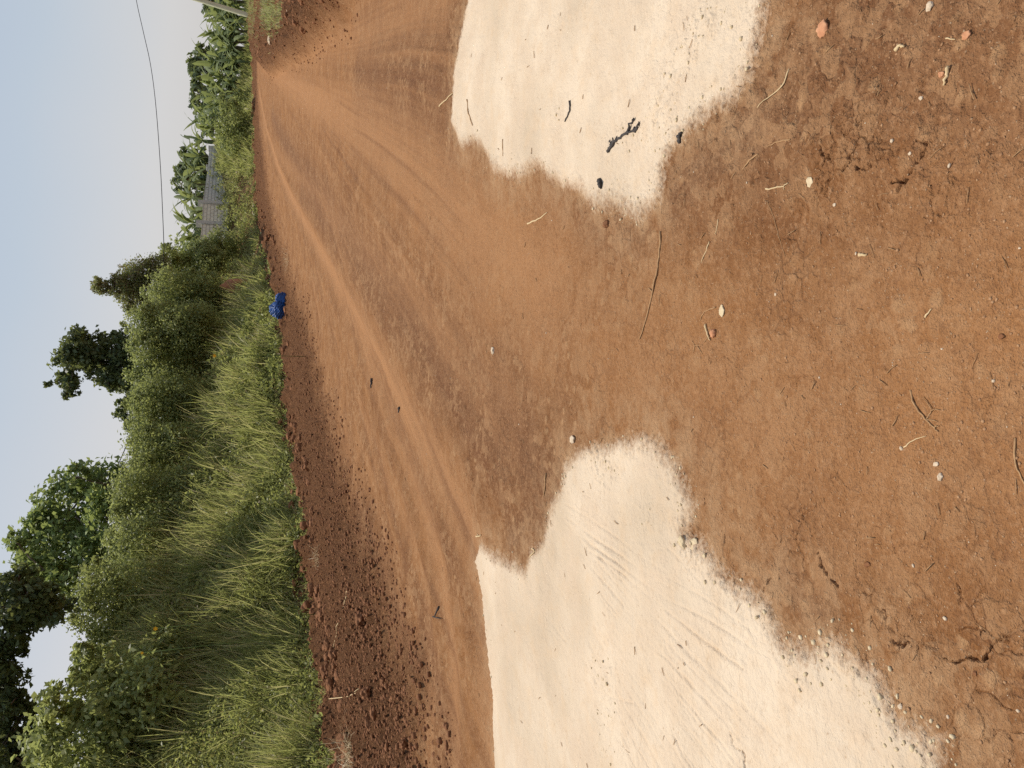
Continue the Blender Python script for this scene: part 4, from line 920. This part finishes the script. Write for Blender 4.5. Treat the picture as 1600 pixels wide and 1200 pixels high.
for i, (px, py, w, h, l) in enumerate([
    (487, 918, 40, 9, 'wide reddish slab of soil broken off under the grass edge'), (478, 895, 22, 8, 'smaller red slab of soil just right of the wide one under the grass'),
    (575, 965, 34, 13, 'big dark clod with a hole of shadow before it, on the loose soil'), (583, 995, 16, 9, 'clod just left of the big dark clod on the loose soil'),
    (592, 1080, 24, 12, 'rough clod in the middle of the lower-left loose soil'), (604, 1112, 26, 9, 'reddish split clod nearest the road at the lower left'),
    (592, 1128, 26, 8, 'reddish clod behind the split one at the lower left'), (611, 1065, 18, 8, 'small red clod right of the rough clod at the lower left'),
    (648, 1160, 14, 9, 'lone clod on the flat ground at the lower left'), (455, 700, 22, 8, 'clod at the grass edge below the bright clumps of grass'),
    (478, 790, 20, 8, 'clod tucked under the grass edge below the leafy tree'), (424, 372, 22, 7, 'dark clod by the hollow below the block wall'),
    (520, 1010, 24, 8, 'clod at the grass edge beside the long pale stalk')]):
    stone(px, py, w, h, 'clod', l, cat='clod', name='soil_clod', group=CG, seed=40 + i, flat=.75, sub=4, lift=.2, dz=.05)

# crumbs of soil and grit: too many to count
def scatter(name, n, gen, smin, smax, mat, label, seed, flat=.6, sub=1, nprot=6):
    rs = np.random.default_rng(seed); pro = [lump((0, 0, 0), 1, rs.uniform(.6, 1), flat, 0, seed + k, sub, .2) for k in range(nprot)]
    xy = gen(rs, n); z = height(xy[:, 0], xy[:, 1]); V = []; F = []; o = 0
    s = smin * (smax / smin) ** (rs.uniform(0, 1, len(xy)) ** 2.6)
    for k in range(nprot):
        idx = np.arange(len(xy))[k::nprot]; pv, pf = pro[k]; pf = np.array(pf); a = rs.uniform(0, 6.28, len(idx)); c, sn = np.cos(a), np.sin(a)
        v = np.empty((len(idx), len(pv), 3)); v[..., 0] = (c[:, None] * pv[:, 0] - sn[:, None] * pv[:, 1]) * s[idx, None] + xy[idx, 0, None]
        v[..., 1] = (sn[:, None] * pv[:, 0] + c[:, None] * pv[:, 1]) * s[idx, None] + xy[idx, 1, None]; v[..., 2] = pv[:, 2] * s[idx, None] + z[idx, None] + s[idx, None] * flat * .25
        F.append((pf[None] + (np.arange(len(idx)) * len(pv))[:, None, None] + o).reshape(-1, 3)); V.append(v.reshape(-1, 3)); o += len(idx) * len(pv)
    ob = np_mesh(name, np.concatenate(V), np.concatenate(F), 3, M[mat]); return tag(ob, label, 'gravel', kind='stuff')
def in_view(rs, n, rmin, rmax, cond):
    out = []; g = 0
    while g < n:
        r = rmin * (rmax / rmin) ** rs.uniform(0, 1, n * 2); a = np.radians(rs.uniform(-36, 36, n * 2)); x = r * np.sin(a); y = r * np.cos(a); k = cond(x, y); out.append(np.stack([x[k], y[k]], -1)); g += int(k.sum())
    return np.concatenate(out)[:n]
def loose_cond(x, y):
    sd, _ = edge_sd(x, y); lo = loose_sd(x, y); md = inside_sd(x, y, MOUND); cl = sstep(-.45, .25, fbm(x * 1.6, y * 1.6, 4, 33)); keep = np.random.default_rng(len(x) + 5).uniform(0, 1, len(x)) < .25 + .75 * cl; return keep & ((lo + .8 * fbm(x * .9, y * .9, 3, 31) > -1.3 * np.random.default_rng(len(x)).uniform(0, 1, len(x)) ** 2.2 + .25) & (sd < .9) | (md > -.9 * np.random.default_rng(len(x) + 1).uniform(0, 1, len(x)) ** 2 + .3))
def clod_cond(x, y):
    sd, _ = edge_sd(x, y); md = inside_sd(x, y, MOUND); return ((np.abs(sd + .7) < .95) & (fbm(x * .9, y * .9, 3, 34) > -.05)) | ((md > .1) & (fbm(x, y, 2, 35) > .1))
def road_cond(x, y):
    sd, _ = edge_sd(x, y); pa = np.maximum(inside_sd(x, y, PATCH_A), inside_sd(x, y, PATCH_B)); return (sd < -.3) & (pa < -.03)
def rim_cond(x, y):
    pa = np.maximum(inside_sd(x, y, PATCH_A), inside_sd(x, y, PATCH_B)); f = fbm(x * 1.3 + 5, y * 1.3, 3, 83); return (np.abs(pa - .03) < .07 * (1 + vnoise(x * 2, y * 2, 5))) | ((pa > 0) & (f > .3))
scatter('soil_crumbs', 70000, lambda rs, n: in_view(rs, n, 6, 60, loose_cond), .0045, .042, 'clod', 'crumbs of dark red soil strewn along the foot of the bank', 101, .75, 1)
scatter('soil_clods', 2000, lambda rs, n: in_view(rs, n, 7, 60, clod_cond), .025, .15, 'clod', 'lumps of dark red soil heaped along the foot of the bank', 109, .75, 3)
scatter('grit', 14000, lambda rs, n: in_view(rs, n, 1.2, 24, road_cond), .0009, .0065, 'grit', 'brown grit and small crumbs scattered over the road', 102, .4)
scatter('pale_grit', 300, lambda rs, n: in_view(rs, n, 1.2, 26, road_cond), .0015, .011, 'stone_pale', 'tiny pale pebbles scattered over the road', 103)
scatter('marl_crumbs', 1500, lambda rs, n: in_view(rs, n, 1.5, 8, rim_cond), .0018, .012, 'marlclod', 'crumbs of pale marl along the rims of the cream patches', 104)
def straw_bits():
    rs = np.random.default_rng(9); xy = in_view(rs, 330, 1.3, 16, lambda x, y: edge_sd(x, y)[0] < -.2); z = height(xy[:, 0], xy[:, 1]); parts = []
    for (x, y), zz in zip(xy, z):
        a = rs.uniform(0, 6.3); L = rs.uniform(.01, .045); r = rs.uniform(.0006, .0014) * (1 + .12 * y); c = rs.uniform(-.3, .3)
        p = [(x + L * (t - .5) * math.cos(a + c * t), y + L * (t - .5) * math.sin(a + c * t), zz + r + .002) for t in (0, .5, 1)]; parts.append(tube(p, [r, r, r * .7], 4))
    tag(poly_mesh('straw_bits', parts, M['twig']), 'tiny bits of straw and rootlet littering the road', 'litter', kind='stuff')
straw_bits()

# ------------------------------------------------------------------ blue bag
def bag():
    t = NT('blue_plastic_film'); P = t.n('TexCoord').outputs['Object']; n = t.noise(P, 9, 4, .65); n2 = t.noise(P, 26, 2)
    col = t.mix(t.range(n, .35, .65), (.008, .045, .16), (.015, .10, .36)); bm = t.n('Bump'); bm.inputs['Strength'].default_value = .9; bm.inputs['Distance'].default_value = .06; t.l(t.math('ADD', n, t.math('MULTIPLY', n2, .4)), bm.inputs['Height'])
    b = t.bsdf(col, .38, .5, bm.outputs[0]); M['bag'] = t.done(b.outputs[0])
    x, y = on_road(450, 478); z = gz(x, y); e = empty('plastic_bag', (x, y, z), 'crumpled blue plastic bag, knotted in the middle, lying at the foot of the bank', 'bag')
    m = y / F_PX
    def bulge(px, py, w, h, seed, jag):
        c = at(px, py, y + .02); v, f = lump((0, 0, 0), w * m / 2, w * m / 2.6, h * m / 2, 0, seed, 5, 0.0)
        d = v / (np.linalg.norm(v, axis=1)[:, None] + 1e-9); rd = 1 - np.abs(np.sin(d[:, 0] * 4 + seed) * np.sin(d[:, 2] * 3.3 + d[:, 1] * 3)) ; v = v * (1 + jag * (rd - .5) + .05 * np.sin(d[:, 2] * 17 + d[:, 0] * 13))[:, None]
        return v + c, f
    poly_mesh('bag_body', [bulge(436, 484, 27, 27, 2, .14)], M['bag'], e)
    poly_mesh('bag_bulge', [bulge(442, 467, 20, 21, 7, .10)], M['bag'], e)
    a = at(446, 475, y - .05); q = at(433, 485, y)
    poly_mesh('bag_knot', [tube([q, q + [.03, 0, .03], q + [.06, -.02, .03]], [.04, .025, .01], 7), tube([q, q + [-.04, 0, .03], q + [-.07, 0, .05]], [.04, .025, .01], 7)], M['bag'], e)
bag()

# ------------------------------------------------------------------ flowers and the dry tuft
for px, py, D, l in ((335, 556, 21.5, 'orange flower among the tall grass right of centre of the bank'), (243, 982, 17.5, 'orange flower in the weeds, the upper of two left of the leafy tree'), (222, 1020, 17.8, 'yellow flower in the weeds, left of the orange flower')):
    p = at(px, py, D); z = zb(p[0], p[1]); e = empty('wild_flower', (p[0], p[1], z), l, 'flower')
    poly_mesh('flower_stem', [tube([(p[0], p[1], z - .05), (p[0] + .03, p[1], (z + p[2]) / 2), p], [.008, .007, .005], 5)], M['greenstem'], e)
    parts = []
    for k in range(6):
        a = k * math.pi / 3; c, s = math.cos(a), math.sin(a); r = .05 if px != 222 else .035
        parts.append(([p + [0, -.005, 0], p + [r * .5 * c - r * .35 * s, -.02, r * .5 * s + r * .35 * c], p + [r * c, -.01, r * s], p + [r * .5 * c + r * .35 * s, -.02, r * .5 * s - r * .35 * c]], [(0, 1, 2, 3)]))
    poly_mesh('petals', parts, M['yellow'], e)
def tuft(px, py, n, h, mat, name, label, cat, spread, lean):
    x, y = on_road(px, py); z = gz(x, y); base = np.stack([RNG.normal(0, spread, n), RNG.normal(0, spread, n), np.full(n, -.01)], -1)
    o = blades(name, base, h * RNG.uniform(.5, 1.2, n), np.full(n, .008), RNG.uniform(0, 6.3, n), np.abs(RNG.normal(lean, .3, n)), np.abs(RNG.normal(1.0, .6, n)), RNG.uniform(0, 1, n), np.zeros(n), M[mat]); o.location = (x, y, z); tag(o, label, cat)
tuft(560, 1180, 140, .5, 'straw', 'dry_tuft', 'dry yellow tuft of dead grass at the lower left corner, on the loose soil', 'grass tuft', .14, .8)
tuft(452, 405, 60, .5, 'straw', 'dry_tuft', 'dry straw tuft at the grass edge right of the blue bag', 'grass tuft', .15, .9)
tuft(505, 870, 40, .35, 'straw', 'dry_tuft', 'small dry tuft at the grass edge above the reddish slab of soil', 'grass tuft', .1, .7)
def seedling():
    x, y = on_road(533, 1118); z = gz(x, y); e = empty('seedling', (x, y, z), 'small broad-leaved seedling with one pink leaf at the edge of the loose soil', 'plant')
    poly_mesh('stem', [tube([(x, y, z - .03), (x + .01, y, z + .1), (x, y, z + .2)], [.01, .008, .005], 5)], M['greenstem'], e)
    P = np.array([[x + dx, y - .02, z + dz] for dx, dz in ((-.07, .2), (.06, .16), (.0, .1), (.08, .08))]); s = np.array([.12, .13, .1, .11])
    leaf_mesh('leaf', [leaves_geo(P, s, np.array([.7, .9, .5, .8]), .75, .2)], M['shrub'], e)
seedling()
